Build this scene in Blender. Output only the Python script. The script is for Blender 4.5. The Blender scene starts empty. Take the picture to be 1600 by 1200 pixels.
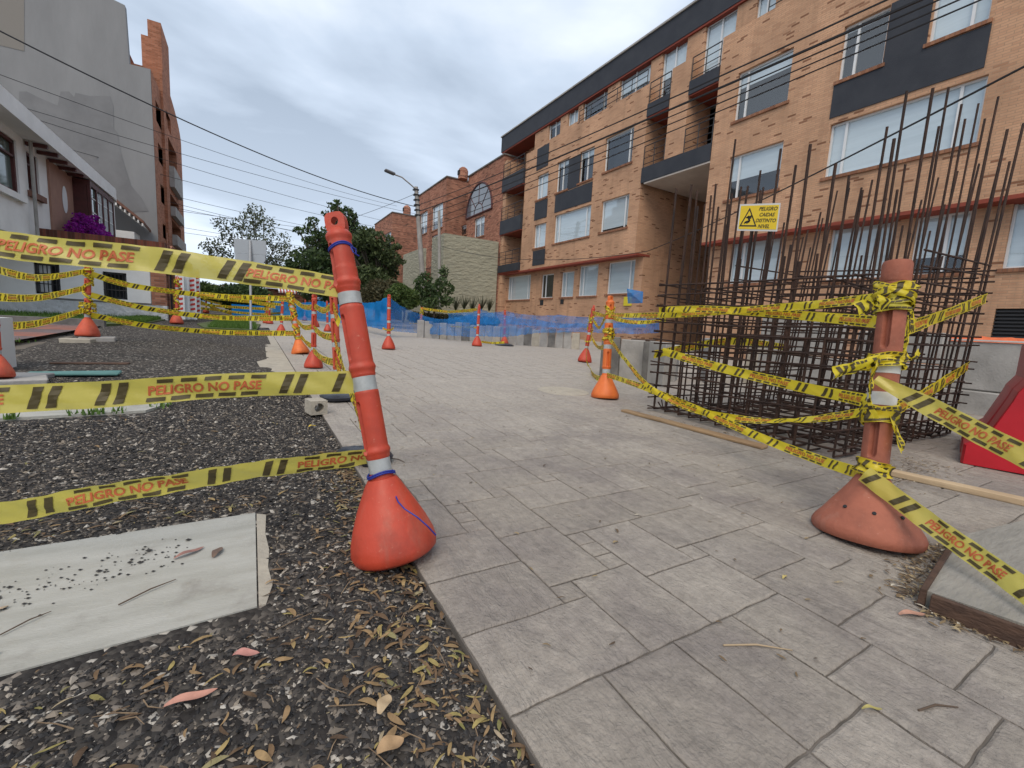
import bpy, math, random
import numpy as np
from mathutils import Vector, Matrix, noise
random.seed(7); RNG=np.random.default_rng(7)
PI=math.pi
scene=bpy.context.scene
col=scene.collection
# ------------------------------------------------------------------ camera
F=690.0; CAMH=0.78; S=0.023           # S: the street climbs 2.3 %
_s=np.array([393-800,600-492,-F]); _s=_s/np.linalg.norm(_s)
_u=-np.array([496-800,600-5940,-F]); _u=_u/np.linalg.norm(_u)
_s=_s-_u*(_s@_u); _s/=np.linalg.norm(_s)
RM=np.array([np.cross(_s,_u),_s,_u]); CP=np.array([0,0,CAMH])
cam=bpy.data.cameras.new('camera'); camo=bpy.data.objects.new('camera',cam); col.objects.link(camo)
cam.sensor_width=36; cam.lens=36*F/1600; cam.clip_start=0.02; cam.clip_end=9000
M=Matrix([list(map(float,r)) for r in RM]).to_4x4(); M.translation=Vector((0,0,CAMH)); camo.matrix_world=M
scene.camera=camo
scene.render.resolution_x=1024; scene.render.resolution_y=768
# ------------------------------------------------------------------ world: overcast sky over a Nishita base
SUN_EL=math.radians(52); SUN_AZ=math.radians(-140)   # azimuth from +Y towards +X
w=bpy.data.worlds.new("World"); scene.world=w; w.use_nodes=True
nt=w.node_tree; N=nt.nodes; L=nt.links; N.clear()
def nd(t,**k):
    n=N.new(t)
    for a,b in k.items():
        if a in n.inputs.keys(): n.inputs[a].default_value=b
        else: setattr(n,a,b)
    return n
out=nd('ShaderNodeOutputWorld'); bg=nd('ShaderNodeBackground'); bg.inputs['Strength'].default_value=0.112
sky=nd('ShaderNodeTexSky'); sky.sky_type='NISHITA'; sky.sun_disc=False; sky.sun_elevation=SUN_EL; sky.sun_rotation=SUN_AZ
tc=nd('ShaderNodeTexCoord'); sep=nd('ShaderNodeSeparateXYZ'); L.new(tc.outputs['Generated'],sep.inputs[0])
zc=nd('ShaderNodeMath',operation='MAXIMUM'); L.new(sep.outputs['Z'],zc.inputs[0]); zc.inputs[1].default_value=0.0
za=nd('ShaderNodeMath',operation='ADD'); L.new(zc.outputs[0],za.inputs[0]); za.inputs[1].default_value=0.22
dx=nd('ShaderNodeMath',operation='DIVIDE'); dy=nd('ShaderNodeMath',operation='DIVIDE')
L.new(sep.outputs['X'],dx.inputs[0]); L.new(za.outputs[0],dx.inputs[1]); L.new(sep.outputs['Y'],dy.inputs[0]); L.new(za.outputs[0],dy.inputs[1])
cmb=nd('ShaderNodeCombineXYZ'); L.new(dx.outputs[0],cmb.inputs[0]); L.new(dy.outputs[0],cmb.inputs[1])
mp=nd('ShaderNodeMapping'); mp.inputs['Location'].default_value=(2.3,0.9,0); mp.inputs['Scale'].default_value=(0.55,0.8,1); mp.inputs['Rotation'].default_value=(0,0,0.5)
L.new(cmb.outputs[0],mp.inputs[0])
no=nd('ShaderNodeTexNoise'); no.inputs['Scale'].default_value=1.5; no.inputs['Detail'].default_value=7; no.inputs['Roughness'].default_value=0.5; no.inputs['Distortion'].default_value=0.25
L.new(mp.outputs[0],no.inputs['Vector'])
rp=nd('ShaderNodeValToRGB'); cr=rp.color_ramp; L.new(no.outputs['Fac'],rp.inputs[0])
cr.elements[0].position=0.38; cr.elements[0].color=(2.3,2.8,3.5,1)
cr.elements[1].position=0.62; cr.elements[1].color=(6.6,7.0,7.5,1)
e=cr.elements.new(0.50); e.color=(4.0,4.65,5.55,1)
# towards the horizon the cover thins and brightens
hz=nd('ShaderNodeMapRange'); hz.inputs['From Min'].default_value=0.0; hz.inputs['From Max'].default_value=0.5; hz.inputs['To Min'].default_value=0.6; hz.inputs['To Max'].default_value=0.0
L.new(zc.outputs[0],hz.inputs['Value'])
mh=nd('ShaderNodeMix',data_type='RGBA'); L.new(hz.outputs[0],mh.inputs[0]); L.new(rp.outputs[0],mh.inputs[6]); mh.inputs[7].default_value=(5.6,6.3,7.3,1)
mx=nd('ShaderNodeMix',data_type='RGBA'); mx.inputs[0].default_value=0.92; L.new(sky.outputs[0],mx.inputs[6]); L.new(mh.outputs[2],mx.inputs[7])
L.new(mx.outputs[2],bg.inputs[0]); L.new(bg.outputs[0],out.inputs[0])
sun=bpy.data.lights.new('sun','SUN'); sun.energy=1.35; sun.angle=math.radians(40); sun.color=(1,0.86,0.70)
suno=bpy.data.objects.new('sun',sun); col.objects.link(suno)
sd=Vector((math.sin(SUN_AZ)*math.cos(SUN_EL),math.cos(SUN_AZ)*math.cos(SUN_EL),math.sin(SUN_EL)))
suno.rotation_euler=sd.to_track_quat('Z','Y').to_euler()
scene.view_settings.view_transform='Standard'; scene.view_settings.look='None'; scene.view_settings.gamma=1
scene.view_settings.exposure=0.62

# ------------------------------------------------------------------ pixel <-> world (1600x1200 photo pixels onto a real plane)
def ray(px,py): return RM@np.array([px-800,600-py,-F])
def at(px,py,X=None,Y=None,Z=None,off=0.0):
    d=ray(px,py)
    if X is not None: t=X/d[0]
    elif Y is not None: t=Y/d[1]
    elif Z is not None: t=(Z-CAMH)/d[2]
    else: t=(off-CAMH)/(d[2]-S*d[1])
    return Vector((float(v) for v in CP+t*d))
def dp(px,py,d): return Vector((float(v) for v in CP+ray(px,py)*(d/F)))
def proj(p):
    c=RM.T@(np.array(p)-CP); return 800-F*c[0]/c[2],600+F*c[1]/c[2]
def depth(p): return float(-(RM.T@(np.array(p)-CP))[2])
def gz(y): return S*y
def Z5(x,y): return 780+x/2.143,y/2.143
def Z6(x,y): return 1100+x/2.4,y/2.4
def Z4(x,y): return 560+x/3.75,240+y/3.75
def Z1(x,y): return x/3.0,y/3.0

# ------------------------------------------------------------------ materials
MATS={}
def mat(name,c,rough=0.7,c2=None,scale=6,bump=0.0,bscale=None,metal=0.0,spec=0.5,detail=6,lo=.35,hi=.65,stretch=None,transl=0.0,alpha=1.0):
    if name in MATS: return MATS[name]
    m=bpy.data.materials.new(name); m.use_nodes=True; t=m.node_tree; b=t.nodes['Principled BSDF']
    b.inputs['Roughness'].default_value=rough; b.inputs['Metallic'].default_value=metal
    b.inputs['Specular IOR Level'].default_value=spec; b.inputs['Base Color'].default_value=(*c,1)
    tcn=t.nodes.new('ShaderNodeTexCoord'); v=tcn.outputs['Object']
    if stretch:
        mpn=t.nodes.new('ShaderNodeMapping'); mpn.inputs['Scale'].default_value=stretch; t.links.new(v,mpn.inputs[0]); v=mpn.outputs[0]
    if c2:
        n=t.nodes.new('ShaderNodeTexNoise'); n.inputs['Scale'].default_value=scale; n.inputs['Detail'].default_value=detail; n.inputs['Roughness'].default_value=0.6
        t.links.new(v,n.inputs['Vector']); r=t.nodes.new('ShaderNodeValToRGB'); t.links.new(n.outputs['Fac'],r.inputs[0])
        r.color_ramp.elements[0].position=lo; r.color_ramp.elements[0].color=(*c,1); r.color_ramp.elements[1].position=hi; r.color_ramp.elements[1].color=(*c2,1)
        t.links.new(r.outputs[0],b.inputs['Base Color'])
    if bump:
        n=t.nodes.new('ShaderNodeTexNoise'); n.inputs['Scale'].default_value=bscale or scale*4; n.inputs['Detail'].default_value=8
        t.links.new(v,n.inputs['Vector']); bp=t.nodes.new('ShaderNodeBump'); bp.inputs['Strength'].default_value=bump; bp.inputs['Distance'].default_value=0.01
        t.links.new(n.outputs['Fac'],bp.inputs['Height']); t.links.new(bp.outputs[0],b.inputs['Normal'])
    o=t.nodes['Material Output']
    if transl:
        tr=t.nodes.new('ShaderNodeBsdfTranslucent'); s_=t.nodes.new('ShaderNodeMixShader'); s_.inputs[0].default_value=transl
        if c2: t.links.new(r.outputs[0],tr.inputs[0])
        else: tr.inputs[0].default_value=(*c,1)
        t.links.new(b.outputs[0],s_.inputs[1]); t.links.new(tr.outputs[0],s_.inputs[2]); t.links.new(s_.outputs[0],o.inputs[0])
    if alpha<1: b.inputs['Alpha'].default_value=alpha
    MATS[name]=m; return m
def island_mat(name,stops,rough=0.7,noise_amt=0.0,nscale=20,bump=0.0,bscale=60,spec=0.4,transl=0.0):
    """colour drawn per mesh island (pebbles, leaves, tiles), plus noise"""
    m=bpy.data.materials.new(name); m.use_nodes=True; t=m.node_tree; b=t.nodes['Principled BSDF']; b.inputs['Roughness'].default_value=rough
    b.inputs['Specular IOR Level'].default_value=spec
    g=t.nodes.new('ShaderNodeNewGeometry'); r=t.nodes.new('ShaderNodeValToRGB'); r.color_ramp.interpolation='LINEAR'
    while len(r.color_ramp.elements)<len(stops): r.color_ramp.elements.new(0.5)
    for e,(p,c) in zip(r.color_ramp.elements,stops): e.position=p; e.color=(*c,1)
    t.links.new(g.outputs['Random Per Island'],r.inputs[0]); outc=r.outputs[0]
    tcn=t.nodes.new('ShaderNodeTexCoord')
    if noise_amt:
        n=t.nodes.new('ShaderNodeTexNoise'); n.inputs['Scale'].default_value=nscale; n.inputs['Detail'].default_value=8; n.inputs['Roughness'].default_value=.65
        t.links.new(tcn.outputs['Object'],n.inputs['Vector'])
        mr=t.nodes.new('ShaderNodeMapRange'); mr.inputs['From Min'].default_value=.3; mr.inputs['From Max'].default_value=.7; mr.inputs['To Min'].default_value=1-noise_amt; mr.inputs['To Max'].default_value=1+noise_amt
        t.links.new(n.outputs['Fac'],mr.inputs['Value'])
        mm=t.nodes.new('ShaderNodeMix'); mm.data_type='RGBA'; mm.blend_type='MULTIPLY'; mm.inputs[0].default_value=1
        t.links.new(outc,mm.inputs[6]); t.links.new(mr.outputs[0],mm.inputs[7]); outc=mm.outputs[2]
    t.links.new(outc,b.inputs['Base Color'])
    if bump:
        n=t.nodes.new('ShaderNodeTexNoise'); n.inputs['Scale'].default_value=bscale; n.inputs['Detail'].default_value=8
        t.links.new(tcn.outputs['Object'],n.inputs['Vector']); bp=t.nodes.new('ShaderNodeBump'); bp.inputs['Strength'].default_value=bump; bp.inputs['Distance'].default_value=.01
        t.links.new(n.outputs['Fac'],bp.inputs['Height']); t.links.new(bp.outputs[0],b.inputs['Normal'])
    if transl:
        tr=t.nodes.new('ShaderNodeBsdfTranslucent'); s_=t.nodes.new('ShaderNodeMixShader'); s_.inputs[0].default_value=transl
        t.links.new(outc,tr.inputs[0]); t.links.new(b.outputs[0],s_.inputs[1]); t.links.new(tr.outputs[0],s_.inputs[2]); t.links.new(s_.outputs[0],t.nodes['Material Output'].inputs[0])
    return m
def brick_mat(name,stops,mortar=(.38,.27,.2),bw=.25,rh=.066,streak=0.0):
    m=bpy.data.materials.new(name); m.use_nodes=True; t=m.node_tree; b=t.nodes['Principled BSDF']; b.inputs['Roughness'].default_value=.9; b.inputs['Specular IOR Level'].default_value=.2
    g=t.nodes.new('ShaderNodeNewGeometry'); sp=t.nodes.new('ShaderNodeSeparateXYZ'); t.links.new(g.outputs['Position'],sp.inputs[0])
    ad=t.nodes.new('ShaderNodeMath'); ad.operation='ADD'; t.links.new(sp.outputs[0],ad.inputs[0]); t.links.new(sp.outputs[1],ad.inputs[1])
    cb=t.nodes.new('ShaderNodeCombineXYZ'); t.links.new(ad.outputs[0],cb.inputs[0]); t.links.new(sp.outputs[2],cb.inputs[1])
    br=t.nodes.new('ShaderNodeTexBrick'); br.inputs['Scale'].default_value=1; br.inputs['Brick Width'].default_value=bw; br.inputs['Row Height'].default_value=rh
    br.inputs['Mortar Size'].default_value=.006; br.inputs['Mortar Smooth'].default_value=.4; br.inputs['Color1'].default_value=(0,0,0,1); br.inputs['Color2'].default_value=(1,1,1,1); br.inputs['Mortar'].default_value=(0,0,0,1)
    t.links.new(cb.outputs[0],br.inputs['Vector'])
    r=t.nodes.new('ShaderNodeValToRGB')
    while len(r.color_ramp.elements)<len(stops): r.color_ramp.elements.new(.5)
    for e,(p,c) in zip(r.color_ramp.elements,stops): e.position=p; e.color=(*c,1)
    t.links.new(br.outputs['Color'],r.inputs[0])
    n=t.nodes.new('ShaderNodeTexNoise'); n.inputs['Scale'].default_value=.9; n.inputs['Detail'].default_value=8; t.links.new(g.outputs['Position'],n.inputs['Vector'])
    mr=t.nodes.new('ShaderNodeMapRange'); mr.inputs['From Min'].default_value=.3; mr.inputs['From Max'].default_value=.7; mr.inputs['To Min'].default_value=.8; mr.inputs['To Max'].default_value=1.15; t.links.new(n.outputs['Fac'],mr.inputs['Value'])
    mm=t.nodes.new('ShaderNodeMix'); mm.data_type='RGBA'; mm.blend_type='MULTIPLY'; mm.inputs[0].default_value=1; t.links.new(r.outputs[0],mm.inputs[6]); t.links.new(mr.outputs[0],mm.inputs[7])
    mpv=t.nodes.new('ShaderNodeMapping'); mpv.inputs['Scale'].default_value=(2.2,2.2,.22); t.links.new(g.outputs['Position'],mpv.inputs[0])
    nv=t.nodes.new('ShaderNodeTexNoise'); nv.inputs['Scale'].default_value=1; nv.inputs['Detail'].default_value=9; nv.inputs['Roughness'].default_value=.65; t.links.new(mpv.outputs[0],nv.inputs['Vector'])
    mv_=t.nodes.new('ShaderNodeMapRange'); mv_.inputs['From Min'].default_value=.5; mv_.inputs['From Max'].default_value=.72; mv_.inputs['To Min'].default_value=1; mv_.inputs['To Max'].default_value=.72; t.links.new(nv.outputs['Fac'],mv_.inputs['Value'])
    m0=t.nodes.new('ShaderNodeMix'); m0.data_type='RGBA'; m0.blend_type='MULTIPLY'; m0.inputs[0].default_value=1; t.links.new(mm.outputs[2],m0.inputs[6]); t.links.new(mv_.outputs[0],m0.inputs[7]); mm=m0
    m2=t.nodes.new('ShaderNodeMix'); m2.data_type='RGBA'; t.links.new(br.outputs['Fac'],m2.inputs[0]); t.links.new(mm.outputs[2],m2.inputs[6]); m2.inputs[7].default_value=(*mortar,1)
    t.links.new(m2.outputs[2],b.inputs['Base Color'])
    bp=t.nodes.new('ShaderNodeBump'); bp.inputs['Strength'].default_value=.6; bp.inputs['Distance'].default_value=.01; bp.invert=True; t.links.new(br.outputs['Fac'],bp.inputs['Height']); t.links.new(bp.outputs[0],b.inputs['Normal'])
    return m
O1,O2,O3=(.52,.305,.19),(.56,.335,.21),(.47,.268,.165)
M_brick=brick_mat('orange_brick',[(0,(.22,.105,.06)),(.035,(.25,.12,.07)),(.05,O3),(.3,O1),(.6,O2),(1,(.55,.32,.195))],mortar=(.40,.27,.18),bw=.22,rh=.055)
M_brick2=brick_mat('red_brick',[(0,(.10,.05,.035)),(.08,(.26,.11,.07)),(.5,(.36,.155,.10)),(1,(.46,.22,.14))],mortar=(.28,.19,.15))
M_brick3=brick_mat('tower_brick',[(0,(.28,.11,.06)),(.5,(.40,.16,.09)),(1,(.46,.20,.12))],mortar=(.34,.22,.16))
M_coping=brick_mat('coping_brick',[(0,(.10,.04,.03)),(.5,(.19,.065,.045)),(1,(.25,.09,.06))],mortar=(.13,.08,.06),bw=.07,rh=.3)
M_navy=mat('charcoal_paint',(.022,.026,.036),.75,(.032,.036,.046),2,.5,60)
M_redtrim=mat('red_trim',(.26,.05,.028),.8,(.20,.04,.022),2)
M_soffit=mat('pale_soffit',(.55,.5,.45),.9,(.45,.4,.36),1.5)
M_alu=mat('white_aluminium',(.68,.7,.71),.4,spec=.5)
M_blind=mat('pale_blind',(.60,.67,.71),.7,(.52,.59,.63),1.2,stretch=(1,.3,6))
M_dark=mat('dark_interior',(.02,.022,.025),.9)
M_sill=brick_mat('sill_brick',[(0,(.22,.10,.06)),(1,(.34,.17,.10))],mortar=(.2,.12,.09),bw=.08,rh=.3)
M_blackmetal=mat('black_metal',(.015,.015,.017),.5)
def glass_mat():
    m=bpy.data.materials.new('window_glass'); m.use_nodes=True; t=m.node_tree; t.nodes.clear()
    o=t.nodes.new('ShaderNodeOutputMaterial'); a=t.nodes.new('ShaderNodeBsdfTransparent'); a.inputs[0].default_value=(.93,.96,.97,1); g=t.nodes.new('ShaderNodeBsdfGlossy'); g.inputs['Roughness'].default_value=.03; g.inputs[0].default_value=(.9,.95,1,1)
    lw=t.nodes.new('ShaderNodeLayerWeight'); lw.inputs[0].default_value=.35
    pw=t.nodes.new('ShaderNodeMath'); pw.operation='POWER'; pw.inputs[1].default_value=2.5; t.links.new(lw.outputs['Facing'],pw.inputs[0])
    ad=t.nodes.new('ShaderNodeMath'); ad.operation='MULTIPLY_ADD'; ad.inputs[1].default_value=.6; ad.inputs[2].default_value=.10; t.links.new(pw.outputs[0],ad.inputs[0])
    x=t.nodes.new('ShaderNodeMixShader'); t.links.new(ad.outputs[0],x.inputs[0]); t.links.new(a.outputs[0],x.inputs[1]); t.links.new(g.outputs[0],x.inputs[2]); t.links.new(x.outputs[0],o.inputs[0]); return m
M_glass=glass_mat()
M_white=mat('white_stucco',(.78,.78,.77),.9,(.68,.68,.67),1.5,.3,30)
M_rough=mat('rough_pale_plaster',(.58,.59,.60),.95,(.50,.51,.52),3,1.0,9,detail=3)
M_grayp=mat('gray_plaster',(.205,.208,.212),.95,(.255,.258,.262),.6,.25,8,detail=10,stretch=(1,1,.3))
M_grayp2=mat('gray_plaster_patch',(.165,.167,.172),.95,(.205,.207,.212),1.2,.2,8)
M_cream=mat('cream_textured_plaster',(.37,.36,.275),.95,(.31,.305,.235),2,1.0,3.5,detail=2,stretch=(1,1,2.5))
M_maroon=mat('maroon_wood',(.09,.02,.018),.6,(.06,.015,.012),5)
M_tile=mat('roof_tile',(.12,.055,.04),.9,(.2,.1,.07),6)
M_conc=mat('weathered_concrete',(.27,.26,.245),.9,(.38,.365,.345),3,.5,40)
M_conc2=mat('dark_concrete',(.11,.105,.10),.9,(.20,.19,.175),4,.5,40)
M_slab=mat('smooth_concrete',(.33,.325,.29),.85,(.41,.405,.37),3,.35,60,stretch=(1,6,1))
M_mortar=mat('beige_concrete',(.42,.38,.31),.9,(.33,.3,.25),8,.5,60)
M_wood=mat('plank_wood',(.36,.24,.13),.8,(.24,.155,.085),4,.4,20,stretch=(6,.8,6))
M_woodd=mat('dark_wood',(.10,.055,.035),.85,(.055,.03,.02),5,.5,20,stretch=(3,3,8))
M_woodl=mat('pale_plank_wood',(.50,.38,.24),.8,(.40,.29,.18),4,.4,20)
M_rust=mat('rusty_steel',(.062,.030,.019),.8,(.022,.013,.011),9,.6,120,metal=.2)
M_or=mat('orange_plastic',(.47,.055,.026),.5,(.30,.042,.024),9,.2,30,spec=.42,lo=.45,hi=.8)
M_orw=mat('worn_orange_plastic',(.56,.095,.045),.6,(.42,.07,.04),6,.25,30,spec=.35)
M_terra=mat('faded_orange_plastic',(.34,.115,.072),.68,(.21,.075,.05),8,.35,40,spec=.25,lo=.42,hi=.8)
M_orb=mat('bright_orange_plastic',(.70,.17,.035),.5,(.58,.12,.025),7,.15,30,spec=.4)
M_refl=mat('reflective_band',(.40,.42,.42),.45,(.30,.32,.32),30,spec=.6)
M_reflw=mat('pale_band',(.62,.62,.60),.5,(.48,.48,.46),20)
M_tape=mat('yellow_tape',(.84,.69,.04),.30,spec=.5,transl=.42,alpha=.96)
M_tapef=mat('pale_yellow_tape',(.72,.635,.13),.28,spec=.6,transl=.45,alpha=.90)
M_tapeg=mat('old_yellow_tape',(.66,.58,.06),.35,spec=.45,transl=.38)
M_print=mat('black_print',(.10,.078,.03),.5,transl=.3)
M_red=mat('red_print',(.60,.16,.06),.5,transl=.25)
M_blue=mat('blue_cord',(.01,.025,.25),.6)
M_leaf_g=None
def net_mat(name,c,a):
    m=bpy.data.materials.new(name); m.use_nodes=True; t=m.node_tree; t.nodes.clear(); o=t.nodes.new('ShaderNodeOutputMaterial')
    tr=t.nodes.new('ShaderNodeBsdfTransparent'); d=t.nodes.new('ShaderNodeBsdfDiffuse'); d.inputs[0].default_value=(*c,1)
    t2=t.nodes.new('ShaderNodeBsdfTranslucent'); t2.inputs[0].default_value=(*c,1); x0=t.nodes.new('ShaderNodeMixShader'); x0.inputs[0].default_value=.4; t.links.new(d.outputs[0],x0.inputs[1]); t.links.new(t2.outputs[0],x0.inputs[2])
    n=t.nodes.new('ShaderNodeTexNoise'); n.inputs['Scale'].default_value=2.5; n.inputs['Detail'].default_value=5; tcn=t.nodes.new('ShaderNodeTexCoord'); t.links.new(tcn.outputs['Object'],n.inputs['Vector'])
    mr=t.nodes.new('ShaderNodeMapRange'); mr.inputs['From Min'].default_value=.35; mr.inputs['From Max'].default_value=.65; mr.inputs['To Min'].default_value=a-.1; mr.inputs['To Max'].default_value=min(1,a+.1); t.links.new(n.outputs['Fac'],mr.inputs['Value'])
    x=t.nodes.new('ShaderNodeMixShader'); t.links.new(mr.outputs[0],x.inputs[0]); t.links.new(tr.outputs[0],x.inputs[1]); t.links.new(x0.outputs[0],x.inputs[2]); t.links.new(x.outputs[0],o.inputs[0]); return m
M_net=net_mat('blue_netting',(.02,.28,.74),.78)
M_net2=net_mat('thin_blue_netting',(.04,.27,.70),.50)

for m_,d_ in ((M_cream,.09),(M_rough,.05),(M_grayp,.03)):
    for n_ in m_.node_tree.nodes:
        if n_.type=='BUMP': n_.inputs['Distance'].default_value=d_
def weather(m,dust,fac=.55):
    """dusty scuffs and grime over a plastic"""
    t=m.node_tree; b=t.nodes['Principled BSDF']; base=b.inputs['Base Color'].links[0].from_socket; tcn=[n for n in t.nodes if n.type=='TEX_COORD'][0]
    for sc,st,lo,hi,f_,c_ in ((14,(1,1,.25),.55,.75,fac,dust),(70,(1,.3,1),.62,.72,.5,tuple(min(1,v*1.5) for v in dust)),(5,(1,1,.6),.55,.8,.55,(.06,.035,.025))):
        mp_=t.nodes.new('ShaderNodeMapping'); mp_.inputs['Scale'].default_value=st; t.links.new(tcn.outputs['Object'],mp_.inputs[0]); n=t.nodes.new('ShaderNodeTexNoise'); n.inputs['Scale'].default_value=sc; n.inputs['Detail'].default_value=8; n.inputs['Roughness'].default_value=.65; t.links.new(mp_.outputs[0],n.inputs['Vector'])
        mr=t.nodes.new('ShaderNodeMapRange'); mr.inputs['From Min'].default_value=lo; mr.inputs['From Max'].default_value=hi; mr.inputs['To Min'].default_value=0; mr.inputs['To Max'].default_value=f_; t.links.new(n.outputs['Fac'],mr.inputs['Value'])
        x=t.nodes.new('ShaderNodeMix'); x.data_type='RGBA'; t.links.new(mr.outputs[0],x.inputs[0]); t.links.new(base,x.inputs[6]); x.inputs[7].default_value=(*c_,1); base=x.outputs[2]
    t.links.new(base,b.inputs['Base Color'])
weather(M_or,(.36,.13,.085)); weather(M_orw,(.36,.16,.10)); weather(M_terra,(.36,.20,.15)); weather(M_orb,(.42,.20,.10),.4); weather(M_refl,(.22,.19,.16),.6); weather(M_slab,(.30,.28,.23),.4)
# ------------------------------------------------------------------ object helpers
OFF={}
def tag(o,label=None,cat=None,group=None,kind=None):
    if label: o['label']=label
    if cat: o['category']=cat
    if group: o['group']=group
    if kind: o['kind']=kind
    return o
def empty(name,loc,label=None,cat=None,group=None):
    o=bpy.data.objects.new(name,None); o.empty_display_size=.1; col.objects.link(o); o.location=loc; OFF[o.name]=Vector(loc)
    return tag(o,label,cat,group)
class MB:
    def __init__(s): s.v=[]; s.f=[]
    def add(s,vs,fs):
        n=len(s.v); s.v+= [tuple(v) for v in vs]; s.f+=[tuple(i+n for i in f) for f in fs]; return s
    def box(s,a,b,m=None):
        (x0,y0,z0),(x1,y1,z1)=a,b
        vs=[Vector(p) for p in ((x0,y0,z0),(x1,y0,z0),(x1,y1,z0),(x0,y1,z0),(x0,y0,z1),(x1,y0,z1),(x1,y1,z1),(x0,y1,z1))]
        if m: vs=[m@v for v in vs]
        return s.add(vs,[(0,3,2,1),(4,5,6,7),(0,1,5,4),(1,2,6,5),(2,3,7,6),(3,0,4,7)])
    def bevbox(s,size,m,bev=.01,jit=0.0):
        """chamfered box centred at the origin of m"""
        hx,hy,hz=[k/2 for k in size]; pts=[]; 
        for sx in (-1,1):
            for sy in (-1,1):
                for sz in (-1,1):
                    j=lambda: random.uniform(-jit,jit)
                    c=Vector((sx*hx+j(),sy*hy+j(),sz*hz+j()))
                    for k in range(3):
                        p=c.copy(); q=[sx,sy,sz]
                        for i in range(3):
                            if i!=k: p[i]-=q[i]*bev
                        pts.append(m@p)
        import bmesh
        bm=bmesh.new(); vs=[bm.verts.new(p) for p in pts]; bmesh.ops.convex_hull(bm,input=vs)
        bm.verts.index_update(); s.add([v.co.copy() for v in bm.verts],[tuple(v.index for v in f.verts) for f in bm.faces]); bm.free(); return s
    def tube(s,pts,r,n=6,caps=True):
        pts=[Vector(p) for p in pts]; rs=r if isinstance(r,(list,tuple)) else [r]*len(pts); rings=[]; vs=[]; fs=[]
        up=None
        for i,p in enumerate(pts):
            t=(pts[min(i+1,len(pts)-1)]-pts[max(i-1,0)]).normalized()
            a=t.orthogonal().normalized() if up is None else (up-t*up.dot(t)).normalized()
            up=a; b=t.cross(a)
            for k in range(n):
                an=2*PI*k/n; vs.append(p+(a*math.cos(an)+b*math.sin(an))*rs[i])
        for i in range(len(pts)-1):
            for k in range(n):
                k2=(k+1)%n; fs.append((i*n+k,i*n+k2,(i+1)*n+k2,(i+1)*n+k))
        if caps: fs.append(tuple(range(n))[::-1]); fs.append(tuple((len(pts)-1)*n+k for k in range(n)))
        return s.add(vs,fs)
    def lathe(s,prof,n=24,m=None,fn=None):
        vs=[];fs=[]
        for r,z in prof:
            for k in range(n):
                an=2*PI*k/n; rr=r if fn is None else fn(r,z,an); v=Vector((rr*math.cos(an),rr*math.sin(an),z)); vs.append(m@v if m else v)
        for i in range(len(prof)-1):
            for k in range(n):
                k2=(k+1)%n; fs.append((i*n+k,i*n+k2,(i+1)*n+k2,(i+1)*n+k))
        fs.append(tuple(range(n))[::-1]); fs.append(tuple((len(prof)-1)*n+k for k in range(n)))
        return s.add(vs,fs)
    def poly(s,pts,z0off,z1off,fz=None):
        """prism from a plan outline (x,y); heights follow the street slope"""
        n=len(pts); fz=fz or (lambda x,y:gz(y))
        vs=[Vector((x,y,fz(x,y)+z0off)) for x,y in pts]+[Vector((x,y,fz(x,y)+z1off)) for x,y in pts]
        a=sum(pts[i][0]*pts[(i+1)%n][1]-pts[(i+1)%n][0]*pts[i][1] for i in range(n))
        top=tuple(range(n,2*n)); bot=tuple(range(n))[::-1]
        side=[(i,(i+1)%n,(i+1)%n+n,i+n) for i in range(n)]
        if a<0: top=top[::-1]; bot=bot[::-1]; side=[f[::-1] for f in side]
        return s.add(vs,[top,bot]+side)
    def build(s,name,m,parent=None,smooth=False,off=None):
        me=bpy.data.meshes.new(name); o=bpy.data.objects.new(name,me); col.objects.link(o)
        of=OFF.get(parent.name,Vector((0,0,0))) if parent else Vector((0,0,0))
        if off is not None: of=Vector(off); o.location=of
        me.from_pydata([(v[0]-of[0],v[1]-of[1],v[2]-of[2]) for v in s.v],[],s.f); me.update()
        if smooth:
            me.polygons.foreach_set('use_smooth',[True]*len(me.polygons))
            try: me.set_sharp_from_angle(angle=math.radians(45))
            except Exception: pass
        me.materials.append(m)
        if parent: o.parent=parent
        OFF[o.name]=of
        return o
def thing(name,mb,m,label,cat,group=None,smooth=False,base=None):
    if base is None:
        xs=np.array([tuple(v) for v in mb.v]); base=(float((xs[:,0].min()+xs[:,0].max())/2),float((xs[:,1].min()+xs[:,1].max())/2),float(xs[:,2].min()))
    return tag(mb.build(name,m,None,smooth,off=base),label,cat,group)
def copy_tree(o,parent=None):
    c=o.copy(); col.objects.link(c); c.parent=parent
    for ch in list(o.children): copy_tree(ch,c)
    return c
def npmesh(name,V,Fc,m,parent=None,smooth=False):
    me=bpy.data.meshes.new(name); me.from_pydata(V.tolist(),[],Fc.tolist()); me.update()
    if smooth: me.polygons.foreach_set('use_smooth',[True]*len(me.polygons))
    me.materials.append(m); o=bpy.data.objects.new(name,me); col.objects.link(o); o.parent=parent; return o

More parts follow.
